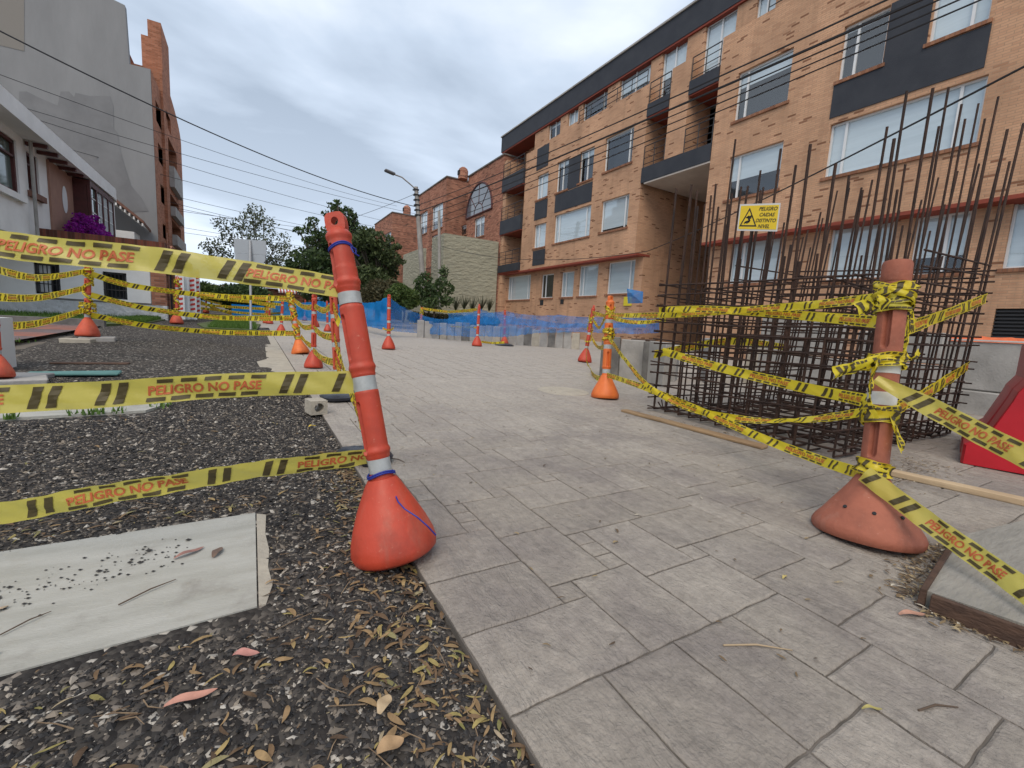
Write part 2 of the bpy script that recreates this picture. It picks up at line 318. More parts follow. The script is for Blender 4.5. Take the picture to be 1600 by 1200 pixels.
# ================================================================== SETTING
def ramp_gravel():
    m=bpy.data.materials.new('asphalt_millings'); m.use_nodes=True; t=m.node_tree; b=t.nodes['Principled BSDF']; b.inputs['Roughness'].default_value=.9; b.inputs['Specular IOR Level'].default_value=.25
    g=t.nodes.new('ShaderNodeNewGeometry'); 
    v=t.nodes.new('ShaderNodeTexVoronoi'); v.inputs['Scale'].default_value=60; t.links.new(g.outputs['Position'],v.inputs['Vector'])
    r=t.nodes.new('ShaderNodeValToRGB'); r.color_ramp.interpolation='CONSTANT'; sx=t.nodes.new('ShaderNodeSeparateColor'); t.links.new(v.outputs['Color'],sx.inputs[0]); t.links.new(sx.outputs[0],r.inputs[0])
    st=[(0,(.018,.017,.018)),(.35,(.035,.033,.032)),(.58,(.06,.055,.05)),(.76,(.11,.097,.085)),(.9,(.24,.21,.18)),(.96,(.48,.45,.40))]
    while len(r.color_ramp.elements)<len(st): r.color_ramp.elements.new(.5)
    for e,(p,c) in zip(r.color_ramp.elements,st): e.position=p; e.color=(*c,1)
    n=t.nodes.new('ShaderNodeTexNoise'); n.inputs['Scale'].default_value=1.3; n.inputs['Detail'].default_value=6; t.links.new(g.outputs['Position'],n.inputs['Vector'])
    mr=t.nodes.new('ShaderNodeMapRange'); mr.inputs['From Min'].default_value=.35; mr.inputs['From Max'].default_value=.7; mr.inputs['To Min'].default_value=0; mr.inputs['To Max'].default_value=.5; t.links.new(n.outputs['Fac'],mr.inputs['Value'])
    mm=t.nodes.new('ShaderNodeMix'); mm.data_type='RGBA'; t.links.new(mr.outputs[0],mm.inputs[0]); t.links.new(r.outputs[0],mm.inputs[6]); mm.inputs[7].default_value=(.085,.072,.06,1)
    t.links.new(mm.outputs[2],b.inputs['Base Color'])
    bp=t.nodes.new('ShaderNodeBump'); bp.inputs['Strength'].default_value=1; bp.inputs['Distance'].default_value=.012; bp.invert=True; t.links.new(v.outputs['Distance'],bp.inputs['Height']); t.links.new(bp.outputs[0],b.inputs['Normal'])
    return m
M_grav=ramp_gravel()
M_earth=mat('dry_ground',(.12,.10,.08),.95,(.17,.15,.12),.5,.4,20)
def gh(x,y):
    """height of the millings surface above the street plane"""
    h=.018*noise.noise(Vector((x*1.3,y*1.3,0)))+.008*noise.noise(Vector((x*5,y*5,3)))
    e=max(0,min(1,(0.43-x)/.25)); h=h*e-.022*(1-e)-.004
    # keep the slabs and the strip free of it
    d=min(max(-.9-x,x-.06,1.1-y-.0,y-1.86),.15) if False else 0
    m=min(x+1.9,0.05-x, y-1.16-0.02*x, 1.84-y) 
    if m>-.22: h=.003
    if -3<x<-.55 and 3.5<y<4.15: h=min(h,-.012)
    h+= .035*math.exp(-((x+.9)**2/.9+(y-9.5)**2/8))*max(0,min(1,(0.2-x)/.8))
    if y>5.9 and x<-2.1-.10*(y-6): h-=min(.06,.4*(-2.1-.10*(y-6)-x))
    return h
def build_ground():
    mb=MB(); nx=[-3000,-300,-60]+[ -14]+[ ]+[60,300,3000]; 
    xs=[-3000,-400,-60,60,400,3000]; ys=[-3000,-300,-20,60,400,3000]
    vs=[Vector((x,y,gz(max(-20,min(60,y)))-.06)) for y in ys for x in xs]; n=len(xs)
    mb.add(vs,[(j*n+i,j*n+i+1,(j+1)*n+i+1,(j+1)*n+i) for j in range(len(ys)-1) for i in range(n-1)])
    tag(mb.build('ground',M_earth),kind='structure')
    xs=np.concatenate([np.arange(-9,-2.4,.3),np.arange(-2.4,.44,.035),[.445]]); ys=np.concatenate([np.arange(-.6,4.5,.035),np.arange(4.5,26,.2)])
    vs=[(x,y,gz(y)+gh(x,y)) for y in ys for x in xs]; n=len(xs)
    fs=[(j*n+i,j*n+i+1,(j+1)*n+i+1,(j+1)*n+i) for j in range(len(ys)-1) for i in range(n-1)]
    mb=MB().add(vs,fs); tag(mb.build('gravel_ground',M_grav,smooth=True),kind='structure')
build_ground()
def stone_mat():
    m=island_mat('stamped_slate',[(0,(.29,.258,.222)),(.5,(.325,.29,.25)),(1,(.36,.322,.28))],.72,0,spec=.28); t=m.node_tree; b=t.nodes['Principled BSDF']
    base=b.inputs['Base Color'].links[0].from_socket; g=t.nodes.new('ShaderNodeNewGeometry')
    def nz(sc,lo,hi,a,c,det=8,st=None):
        n=t.nodes.new('ShaderNodeTexNoise'); n.inputs['Scale'].default_value=sc; n.inputs['Detail'].default_value=det; n.inputs['Roughness'].default_value=.62; n.inputs['Distortion'].default_value=.4
        src=g.outputs['Position']
        if st: mp_=t.nodes.new('ShaderNodeMapping'); mp_.inputs['Scale'].default_value=st; t.links.new(src,mp_.inputs[0]); src=mp_.outputs[0]
        t.links.new(src,n.inputs['Vector']); mr=t.nodes.new('ShaderNodeMapRange'); mr.inputs['From Min'].default_value=lo; mr.inputs['From Max'].default_value=hi; mr.inputs['To Min'].default_value=a; mr.inputs['To Max'].default_value=c
        t.links.new(n.outputs['Fac'],mr.inputs['Value']); return mr.outputs[0]
    x=t.nodes.new('ShaderNodeMix'); x.data_type='RGBA'; t.links.new(nz(2.4,.42,.64,0,.75),x.inputs[0]); t.links.new(base,x.inputs[6]); x.inputs[7].default_value=(.205,.180,.168,1)
    y=t.nodes.new('ShaderNodeMix'); y.data_type='RGBA'; t.links.new(nz(.8,.5,.68,0,.6),y.inputs[0]); t.links.new(x.outputs[2],y.inputs[6]); y.inputs[7].default_value=(.41,.37,.32,1)
    # farther stretch pales with distance: grazing sky sheen put into the colour
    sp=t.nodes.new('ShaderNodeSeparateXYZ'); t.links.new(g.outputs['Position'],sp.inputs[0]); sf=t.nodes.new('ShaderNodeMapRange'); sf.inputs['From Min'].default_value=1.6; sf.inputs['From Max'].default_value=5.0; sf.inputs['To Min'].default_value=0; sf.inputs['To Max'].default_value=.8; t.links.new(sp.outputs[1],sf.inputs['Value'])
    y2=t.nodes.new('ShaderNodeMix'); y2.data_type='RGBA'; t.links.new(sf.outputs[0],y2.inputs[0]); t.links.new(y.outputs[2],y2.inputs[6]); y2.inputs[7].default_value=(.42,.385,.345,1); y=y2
    z=t.nodes.new('ShaderNodeMix'); z.data_type='RGBA'; z.blend_type='MULTIPLY'; z.inputs[0].default_value=1; t.links.new(y.outputs[2],z.inputs[6]); t.links.new(nz(30,.3,.7,.80,1.14),z.inputs[7])
    t.links.new(z.outputs[2],b.inputs['Base Color'])
    bn=t.nodes.new('ShaderNodeMath'); bn.operation='ADD'; t.links.new(nz(9,.3,.7,0,1.0,5,(1,.35,1)),bn.inputs[0]); t.links.new(nz(90,.3,.7,0,.22),bn.inputs[1])
    bp=t.nodes.new('ShaderNodeBump'); bp.inputs['Strength'].default_value=1.0; bp.inputs['Distance'].default_value=.016; t.links.new(bn.outputs[0],bp.inputs['Height']); t.links.new(bp.outputs[0],b.inputs['Normal'])
    return m
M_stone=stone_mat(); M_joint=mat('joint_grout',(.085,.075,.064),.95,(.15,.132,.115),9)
def build_paving():
    """ashlar pattern: a grid of 0.135 m cells filled with tiles of mixed sizes; one sheet for the whole paved street"""
    c=.080; nx,ny=110,130; occ=np.zeros((nx,ny),bool); x0,y0=.43,-.7; mb=MB(); R=random.Random(3)
    sizes=[(3,2),(2,2),(2,3),(3,3),(4,3),(3,4),(4,2),(2,4),(5,3),(2,2)]
    for j in range(ny):
        for i in range(nx):
            if occ[i,j]: continue
            R.shuffle(sizes); pick=(1,1)
            for a,b in sorted(sizes,key=lambda q:-q[0]*q[1]*R.uniform(.45,1)):
                if i+a<=nx and j+b<=ny and not occ[i:i+a,j:j+b].any(): pick=(a,b); break
            a,b=pick; occ[i:i+a,j:j+b]=True
            xa,xb,ya,yb=x0+i*c,x0+(i+a)*c,y0+j*c,y0+(j+b)*c
            g=.0026; yc=(ya+yb)/2
            k=4 if yc<5 else 1
            if yc<5:
                ring=[]
                def edge(p,q,n):
                    for t_ in range(n): 
                        f=t_/n; ring.append((p[0]+(q[0]-p[0])*f,p[1]+(q[1]-p[1])*f))
                na,nb=a*3,b*3
                P=[(xa+g,ya+g),(xb-g,ya+g),(xb-g,yb-g),(xa+g,yb-g)]
                edge(P[0],P[1],na);edge(P[1],P[2],nb);edge(P[2],P[3],na);edge(P[3],P[0],nb)
                cx,cy=(xa+xb)/2,(ya+yb)/2; J=lambda x,y,s: s*noise.noise(Vector((x*17,y*17,1.3)))+.0016*noise.noise(Vector((x*60,y*60,i*.7)))
                outer=[(x+J(x,y,.0035),y+J(y,x,.0035)) for x,y in ring]
                dz=R.uniform(-.001,.001); n=len(ring)
                inner=[(x+(cx-x)*.006/max(.02,abs(cx-x)+1e-6)*1.0 if abs(abs(cx-x)-(xb-xa)/2+g)<.012 else x, y+(cy-y)*.006/max(.02,abs(cy-y)+1e-6) if abs(abs(cy-y)-(yb-ya)/2+g)<.012 else y) for x,y in outer]
                vs=[(x,y,gz(y)-.010) for x,y in outer]+[(x,y,gz(y)-.0035+dz) for x,y in outer]+[(x,y,gz(y)+dz) for x,y in inner]
                fs=[(q,(q+1)%n,n+(q+1)%n,n+q) for q in range(n)]+[(n+q,n+(q+1)%n,2*n+(q+1)%n,2*n+q) for q in range(n)]+[tuple(range(2*n,3*n))]
                mb.add(vs,fs)
            else:
                g=.006; vs=[(xa+g,ya+g,gz(ya)),(xb-g,ya+g,gz(ya)),(xb-g,yb-g,gz(yb)),(xa+g,yb-g,gz(yb))]
                vs+= [(x,y,z-.008) for x,y,z in vs]
                mb.add(vs,[(0,1,2,3),(4,5,1,0),(5,6,2,1),(6,7,3,2),(7,4,0,3)])
    X1=x0+nx*c; Y1=y0+ny*c
    # farther part of the same stamped concrete, joints too fine to see
    for (xa,xb,ya,yb) in ((x0,X1,Y1,27),(X1,16,-3,27),(x0-1.3,x0,15,27)):
        mb.add([(xa,ya,gz(ya)),(xb,ya,gz(ya)),(xb,yb,gz(yb)),(xa,yb,gz(yb))],[(0,1,2,3)])
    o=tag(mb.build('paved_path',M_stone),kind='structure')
    b=MB(); ya,yb=y0,Y1; b.add([(x0,ya,gz(ya)-.006),(X1,ya,gz(ya)-.006),(X1,yb,gz(yb)-.006),(x0,yb,gz(yb)-.006),(x0,ya,gz(ya)-.10),(x0,yb,gz(yb)-.10)],[(0,1,2,3),(4,0,3,5)])
    tag(b.build('path_joint_bed',M_joint),kind='structure')
build_paving()
# concrete apron steps beside the path, behind the left bollards
tag(MB().poly([(.425,4.6),(.425,13.6),(.30,13.6),(.30,9.3),(.20,9.3),(.17,6.9),(.05,6.6),(.12,5.1),(.28,5.0),(.28,4.6)],-.06,-.003).build('concrete_apron',M_mortar),kind='structure')
tag(MB().poly([(-2.1,1.62),(-1.25,1.76),(-.0,1.80),(0,1.215),(-.45,1.185),(-.75,1.10),(-2.1,.85)],-.08,.007).build('concrete_pad',M_slab),kind='structure')
tag(MB().poly([(.004,1.79),(.034,1.77),(.028,1.62),(.036,1.5),(.03,1.40),(.038,1.3),(.02,1.215),(.004,1.22)],-.08,.0065).build('pad_edge_strip',M_mortar),kind='structure')
tag(MB().poly([(-2.9,3.55),(-1.27,3.64),(-.62,3.72),(-.52,3.95),(-.9,4.05),(-2.9,4.1)],-.08,.006).build('concrete_walk_strip',M_slab),kind='structure')
M_paver=island_mat('old_pavers',[(0,(.13,.10,.10)),(.6,(.17,.125,.125)),(.8,(.26,.11,.08)),(1,(.28,.12,.09))],.9,.25,6,.4)
def pavers():
    mb=MB()
    for j in range(16):
        for i in range(9):
            x=-7.0+i*.6-(0.0); y=6.1+j*.42
            if x>-3.25-(9-y)*.0: continue
            if x+.6> -1.9-.06*(y-6): continue
            mb.add([(x,y,gz(y)+.012),(x+.59,y,gz(y)+.012),(x+.59,y+.41,gz(y+.41)+.012),(x,y+.41,gz(y+.41)+.012)],[(0,1,2,3)])
    tag(mb.build('paver_sidewalk',M_paver),kind='structure')
pavers()
M_grassb=mat('grass_soil',(.05,.075,.02),.95,(.085,.11,.035),3,.6,40)
tag(MB().poly([(-9,13.0),(-2.9,13.0),(-2.3,14.6),(-2.25,17.1),(-9,17.1)],-.05,.03).build('lawn_strip_ground',M_grassb),kind='structure')
tag(MB().poly([(-1.0,13.2),(.1,13.0),(.25,16.5),(-.9,18.6),(-1.3,15)],-.05,.04).build('lawn_patch_ground',M_grassb),kind='structure')
thing('garden_kerb',MB().poly([(-6.5,12.75),(-2.75,12.75),(-2.75,12.92),(-6.5,12.92)],-.05,.14),M_conc2,'low dark stone kerb along the left lawn strip','kerb')
# mountain and far blocks
M_hill=mat('blue_hill',(.10,.15,.21),1,(.13,.18,.24),.01)
def hill():
    mb=MB(); vs=[];n=60
    for i in range(n+1):
        az=math.radians(-25+i*1.6); D=2400; h=95+60*noise.noise(Vector((i*.11,0,5)))+22*noise.noise(Vector((i*.5,0,9)))+max(0,90-abs(az-math.radians(6))*500)*.5
        for (dd,hh) in ((0,-5),(250,h*.75),(500,h),(900,-5)): vs.append((math.sin(az)*(D+dd),math.cos(az)*(D+dd),hh))
    mb.add(vs,[(i*4+k,(i+1)*4+k,(i+1)*4+k+1,i*4+k+1) for i in range(n) for k in range(3)])
    tag(mb.build('hills',M_hill,smooth=True),kind='structure')
hill()

# ================================================================== APARTMENT BUILDING (right)
def yat(px,py,X,z):
    """Y of the point on plane X at height z that shows in column px"""
    y=at(px,py,X=X)[1]
    for _ in range(4):
        q=proj((X,y,z)); y=at(px,q[1],X=X)[1]
    return float(y)
def rect(fn,xl,yt,yb,xr,X):
    a=at(*fn(xl,yt),X=X); b=at(*fn(xl,yb),X=X); return (yat(fn(xr,yt)[0],a and fn(xr,yt)[1],X,(a[2]+b[2])/2),float(a[1]),float(b[2]),float(a[2]))   # y0<y1,z0<z1
def facade(mb,X,y0,y1,z0,z1,holes,sgn=-1,depth=.14):
    """wall facing -X with real openings and reveals"""
    ys=sorted({y0,y1,*[min(max(v,y0),y1) for h in holes for v in h[:2]]}); zs=sorted({z0,z1,*[min(max(v,z0),z1) for h in holes for v in h[2:4]]})
    for i in range(len(ys)-1):
        for j in range(len(zs)-1):
            yc,zc_=(ys[i]+ys[i+1])/2,(zs[j]+zs[j+1])/2
            if any(h[0]<yc<h[1] and h[2]<zc_<h[3] for h in holes): continue
            mb.add([(X,ys[i],zs[j]),(X,ys[i],zs[j+1]),(X,ys[i+1],zs[j+1]),(X,ys[i+1],zs[j])],[(0,1,2,3)])
    for h in holes:
        d=h[4] if len(h)>4 else depth; a,b,c,e=h[:4]
        mb.add([(X,a,c),(X,b,c),(X,b,e),(X,a,e),(X+d,a,c),(X+d,b,c),(X+d,b,e),(X+d,a,e)],[(0,1,5,4),(1,2,6,5),(2,3,7,6),(3,0,4,7)])
apt=empty('apartment_building',(13,12,0),'four storey orange brick apartment building with charcoal panels and white framed windows','building')
WOFF=.09
def window(parent,X,r,mull=(.3,),blind=1.0,sill=True,frame=M_alu,name='window',fw=.045,facing='X'):
    y0,y1,z0,z1=r[:4]; xx=X+WOFF
    f=MB(); f.box((xx,y0,z0),(xx+.05,y1,z0+fw)).box((xx,y0,z1-fw),(xx+.05,y1,z1)).box((xx,y0,z0+fw),(xx+.05,y0+fw,z1-fw)).box((xx,y1-fw,z0+fw),(xx+.05,y1,z1-fw))
    for m in mull:
        ym=y1-(y1-y0)*m; f.box((xx+.002,ym-fw*.6,z0+fw),(xx+.048,ym+fw*.6,z1-fw))
    fo=f.build(name,frame,parent)
    MB().add([(xx+.025,y0+fw,z0+fw),(xx+.025,y0+fw,z1-fw),(xx+.025,y1-fw,z1-fw),(xx+.025,y1-fw,z0+fw)],[(0,1,2,3)]).build('pane',M_glass,fo)
    MB().box((xx+.45,y0-.1,z0-.1),(xx+.47,y1+.1,z1+.1)).box((xx+.05,y0-.1,z0-.1),(xx+.45,y0-.08,z1+.1)).box((xx+.05,y1+.08,z0-.1),(xx+.45,y1+.1,z1+.1)).box((xx+.06,y0-.1,z0-.12),(xx+.45,y1+.1,z0-.1)).build('room_shade',M_dark,fo)
    if blind>0:
        zb=z1-(z1-z0)*blind; MB().box((xx+.07,y0+.01,zb),(xx+.085,y1-.01,z1)).build('blind',M_blind,fo)
    if sill: MB().box((X-.05,y0-.06,z0-.08),(X+.088,y1+.06,z0-.002)).build('sill',M_sill,fo)
    return fo
XF=13.0; XG=13.4; XT=13.3; LZ=3.92; ZP=10.1
yL0=24.2; yA=13.06; yB=12.02; yC=11.2; yD=10.05; yE=-4.0; yAl=21.75
front=[(Z5,128,590,670,163,.9,(.35,)),(Z5,118,755,832,155,.95,(.35,)),(Z5,195,545,645,232,.15,(.45,)),(Z5,272,510,612,316,.2,(.5,)),(Z5,186,722,815,305,.98,(.12,.86)),
 (Z5,357,465,575,448,.05,(.85,)),(Z5,344,675,778,432,.9,(.84,))]
holes=[]; wins=[]
for fn,xl,yt,yb,xr,bl,mu in front:
    r=rect(fn,xl,yt,yb,xr,XF); holes.append(r); wins.append((XF,r,mu,bl))
body=MB()
facade(body,XF,yA,yAl,LZ,ZP,holes)
hr=[]
for fn,xl,yt,yb,xr,bl,mu in [(Z6,130,275,450,325,.3,(.18,)),(Z6,98,590,748,288,.55,(.18,)),(Z6,528,100,295,685,.1,(.32,)),(Z6,875,-60,150,1090,1.0,(.7,)),(Z6,475,468,662,1045,1.0,(.12,.86))]:
    r=rect(fn,xl,yt,yb,xr,XF); hr.append(r); wins.append((XF,r,mu,bl))
hr.append((-1.6,.6,8.0,9.3)); wins.append((XF,hr[-1],(.5,),.6)); hr.append((-1.9,.9,5.2,6.6)); wins.append((XF,hr[-1],(.15,.85),1))
facade(body,XF,yE,yD,LZ,ZP+.1,hr)
gl=[]
for fn,xl,yt,yb,xr,bl,mu in [(Z5,30,928,1005,104,1,(.12,.85)),(Z5,142,920,998,181,.0,(.3,)),(Z5,209,912,995,249,1,(.3,)),(Z5,269,892,992,329,1,(.2,)),(Z5,366,880,985,452,1,(.8,))]:
    r=rect(fn,xl,yt,yb,xr,XG); gl.append(r); wins.append((XG,r,mu,bl))
facade(body,XG,12.95,yL0,-.6,LZ,gl)
gr=[]
for fn,xl,yt,yb,xr,bl,mu in [(Z6,105,905,1065,285,1,(.25,)),(Z6,480,850,1050,700,1,(.75,)),(Z6,800,815,1030,985,.7,(.6,)),(Z6,1165,745,1005,1330,1,(.5,))]:
    r=rect(fn,xl,yt,yb,xr,XG); gr.append(r); wins.append((XG,r,mu,bl))
gv=[3.0-1.3,3.0,1.12,1.73]; 
facade(body,XG,yE,10.0,-.6,LZ,gr+[tuple(gv)])
# passage side walls, alcove walls, pier, body
body.box((XG+.001,12.95,-.6),(24,13.35,LZ)); body.box((XF+.002,13.061,LZ+.002),(24,13.3,ZP-.2))
body.box((XG+.001,9.6,-.6),(24,10.0-.001,LZ)); body.box((XF+.002,9.8,LZ+.002),(24,yD-.001,ZP-.2))
body.box((XF,yC,7.1),(XF+1.2,yB,ZP+.05))          # pier between the balcony recesses
body.box((XF,yAl,LZ+.002),(24,yAl+.001,ZP))
body.box((XF+.001,yL0-.35,-.6),(24,yL0,ZP+.3))
al=[]
def adoor(fn,xl,yt,yb,xr,X,bl,mu):
    r=rect(fn,xl,yt,yb,xr,X); al.append((X,r,mu,bl)); return r
XA=14.2
dh=[adoor(Z5,530,405,560,572,XA,0,(.6,)),adoor(Z5,660,330,500,725,XA,.3,(.55,))]
facade(body,XA-.01,yD,yA,7.08,9.3,dh)
d2=[adoor(Z5,45,500,585,92,XA,.8,(.5,)),adoor(Z5,38,645,738,87,XA,.9,(.5,)),adoor(Z5,32,790,882,80,XA,0,(.5,))]
d2=[(r[0],min(r[1],yL0-.4),r[2],r[3]) for r in d2]
for i in range(3): al[2+i]=(XA,d2[i],al[2+i][2],al[2+i][3])
facade(body,XA-.01,yAl,yL0-.35,LZ,12,d2)
# top storey set back
tops=[]
for fn,xl,yt,yb,xr,bl,mu in [(Z5,165,415,470,205,.3,(.5,)),(Z5,230,375,425,265,.9,(.5,)),(Z5,280,325,435,362,.3,(.8,)),(Z5,402,255,385,505,.5,(.5,)),(Z5,543,170,330,625,.6,(.5,)),(Z5,685,90,250,790,.9,(.5,)),(Z5,858,-2,120,925,.9,(.5,)),(Z5,1010,-70,60,1100,.5,(.5,)),(Z5,1200,-180,-20,1320,.5,(.5,))]:
    a=at(*fn(xl,yt),X=XT); b=at(*fn(xl,yb),X=XT); z1=min(float(a[2]),11.55); z0=max(float(b[2]),9.5)
    y1=yat(fn(xl,0)[0],fn(xl,yt)[1],XT,(z0+z1)/2); y0=yat(fn(xr,0)[0],fn(xr,yt)[1],XT,(z0+z1)/2)
    r=(y0,y1,z0,z1); tops.append(r); al.append((XT,r,mu,bl))
facade(body,XT,yE,yL0-.35-2.4,9.0,11.75,tops)
body.box((XT+.5,yE,-.6),(24,yL0-.4,11.6)) if False else None
body.box((XF+.9,yAl-.3,9.0),(XT+.4,yAl,11.75))
body.build('brick_wall',M_brick,apt)
core=MB(); core.box((14.7,yE,-.5),(24,9.7,11.8)).box((14.7,13.2,-.5),(24,yL0-.3,11.8)).box((14.7,9.7,6.6),(24,13.2,11.8)).box((20,9.9,-.5),(20.2,13.1,6.5))
core.build('inner_walls',M_dark,apt)
MB().box((XF+.01,yE,8.9),(XT,yAl,9.02)).build('terrace_floor',M_conc,apt)
for X,r,mu,bl in wins: window(apt,X,r,mu,bl)
for X,r,mu,bl in al: window(apt,X,r,mu,bl,sill=False,name='glass_door' if r[3]-r[2]>1.4 else 'window')
# roof band
zb0=float(at(*Z5(25,500),X=13.2)[2]); zb1=float(at(*Z5(25,450),X=13.2)[2])
rb=MB().box((13.2,yE,zb0),(24,yL0+.9,zb1)).build('roof_band',M_navy,apt)
MB().box((13.15,yE,zb1+.002),(24,yL0+.95,zb1+.07)).build('roof_coping',M_conc,apt); MB().box((13.22,yE+.01,zb0-.07),(14.5,yL0+.8,zb0-.002)).build('red_trim',M_redtrim,apt)
# red ledge over the ground floor
for a,b in ((12.93,yL0+.02),(yE,10.07)):
    MB().box((XF-.03,a,LZ-.085),(XG+.3,b,LZ-.002)).build('red_ledge',M_redtrim,apt)
# charcoal panels
def panel(fn,xl,yt,yb,xr,X=XF,t=.02,name='charcoal_panel'):
    y0,y1,z0,z1=rect(fn,xl,yt,yb,xr,X-t); MB().box((X-t,y0,z0),(X-.001,y1,z1)).build(name,M_navy,apt); return (y0,y1,z0,z1)
panel(Z5,128,500,570,165);panel(Z5,120,680,738,160);panel(Z5,113,842,890,152);panel(Z5,188,655,712,310);panel(Z5,234,533,634,270)
ps=panel(Z6,487,322,440,1064)
a=wins[9][1]; b=wins[10][1]
MB().box((XF-.02,b[1]+.02,ps[3]+.001),(XF-.001,a[0]-.02,min(9.95,max(a[3],b[3])))).build('charcoal_panel',M_navy,apt)
MB().box((XF-.02,ps[0],ps[3]+.001),(XF-.001,b[1]+.018,b[2]-.1)).build('charcoal_panel',M_navy,apt)
MB().box((XF-.02,-.2,4.4),(XF-.001,2.25,5.1)).build('charcoal_panel',M_navy,apt)
# balconies
def railing(y0,y1,z0,z1,X,parent=apt,n=5,name='railing',sides=0):
    m=MB(); k=max(2,int((y1-y0)/1.0)+1)
    for z in [z0+(z1-z0)*i/(n-1) for i in range(n)]: m.tube([(X,y0,z),(X,y1,z)],.014 if z<z1-.01 else .02,5)
    for i in range(k+1): y=y0+(y1-y0)*i/k; m.tube([(X,y,z0-.12),(X,y,z1)],.016,5)
    if sides:
        for y in (y0,y1):
            for z in (z0,z1): m.tube([(X,y,z),(X+sides,y,z)],.016,5)
    return m.build(name,M_blackmetal,parent)
def balcony(y0,y1,z0,z1,X0,X1,rail=.75,red=True):
    b=MB().box((X0,y0,z0),(X1,y1,z1)).build('balcony',M_navy,apt)
    if red: MB().box((X0+.03,y0+.01,z0-.05),(X1-.01,y1-.01,z0-.002)).build('soffit',M_redtrim,b)
    railing(y0+.03,y1-.03,z1+.1,z1+rail,X0+.05,b,4)
    return b
for zt_,zb_ in ((600,645),(740,785),(888,912)):
    zz1=float(at(*Z5(10,zt_),X=12.9)[2]); zz0=float(at(*Z5(10,zb_),X=12.9)[2]); balcony(yAl+.03,yL0-.02,zz0,zz1,12.88,XA-.05)
def bz(px,yt,yb): return float(at(*Z5(px,yb),X=12.95)[2]),float(at(*Z5(px,yt),X=12.95)[2])
z0,z1=bz(500,347,388); balcony(yB+.01,yA-.01,z0,z1,12.96,XA-.05)
z0,z1=bz(645,268,312); balcony(yD+.01,yC-.01,z0,z1,12.96,XA-.05)
mb=MB().box((12.96,yD+.005,6.52),(XA+.3,yA-.005,7.07)); bl=mb.build('balcony',M_navy,apt)
railing(yB+.02,yA-.04,7.2,7.85,13.0,bl,4); railing(yD+.03,yC-.02,7.2,7.85,13.0,bl,4)
MB().box((12.98,yD+.01,6.46),(20,12.9,6.515)).build('passage_ceiling',M_soffit,apt)
railing(13.3,17.4,ZP-.02,ZP+.62,XF+.1,name='terrace_railing',n=4); railing(4.0,8.7,ZP+.05,ZP+.75,XF+.1,name='terrace_railing',n=4)
v=MB(); 
for i in range(8): v.box((XG+.03,gv[0],1.13+i*.075),(XG+.10,gv[1],1.165+i*.075))
v.box((XG+.12,gv[0],1.1),(XG+.14,gv[1],1.75)); v.build('vent_grille',M_blackmetal,apt)
for xl,yt,yb,xr in ((137,1005,1022,147),(205,1003,1018,215)):
    r=rect(Z5,xl,yt,yb,xr,XG-.02); MB().box((XG-.02,r[0],r[2]),(XG-.001,r[1],r[3])).build('vent',M_dark,apt)
# two spotlights in the passage, little items
for y,z in ((12.0,3.3),):
    pass

# ================================================================== BRICK TOWNHOUSES beyond
def townhouse(label,X,y0,y1,H,wins_,chim,arch=None,Xr=26,lowz=None):
    t=empty('brick_townhouse',(X,y0,gz(y0)),label,'house','brick townhouses along the right side')
    m=MB(); hs=[w_[:4] for w_ in wins_]
    facade(m,X,y0,y1,-.5,H,hs,depth=.2)
    m.add([(X,y0,-.5),(Xr,y0,-.5),(Xr,y0,H),(X,y0,H)],[(0,1,2,3)]); m.add([(X,y1,-.5),(Xr,y1,-.5),(Xr,y1,H),(X,y1,H)],[(3,2,1,0)])
    m.add([(X+.3,y0,H-.05),(Xr,y0,H-.05),(Xr,y1,H-.05),(X+.3,y1,H-.05)],[(0,1,2,3)])
    m.build('wall',M_brick2,t)
    MB().box((X-.06,y0-.06,H),(X+.3,y1+.06,H+.08)).box((X+.3,y0-.06,H),(Xr,y0+.3,H+.08)).build('parapet_coping',M_conc2,t)
    for w_ in wins_: window(t,X,w_,(.5,) if w_[1]-w_[0]>1 else (),w_[4],True,fw=.06)
    cpx,cpy,cyy,cr=chim; cc=at(cpx,cpy,Y=cyy); cx,cy=float(cc[0]),cyy; ch=float(cc[2])-H; c=MB(); c.lathe([(cr,H-.2),(cr,H+ch-.5),(cr*1.0,H+ch-.5)],20,Matrix.Translation((cx,cy,0)))
    # rounded arched cap
    c2=MB(); c2.lathe([(cr,H+ch-.5),(cr,H+ch-.15),(cr*.8,H+ch),(cr*.4,H+ch+.1)],20,Matrix.Translation((cx,cy,0)))
    if cr<=0: return t
    co=c.build('chimney',M_brick2,t); c2.build('chimney_cap',M_brick2,co); MB().box((cx-cr-.02,cy-.15,H+ch-.45),(cx-cr*.5,cy+.15,H+ch-.15)).build('flue_opening',M_dark,co)
    return t
def hp(px,py,X): p=at(px,py,X=X); return float(p[1]),float(p[2])
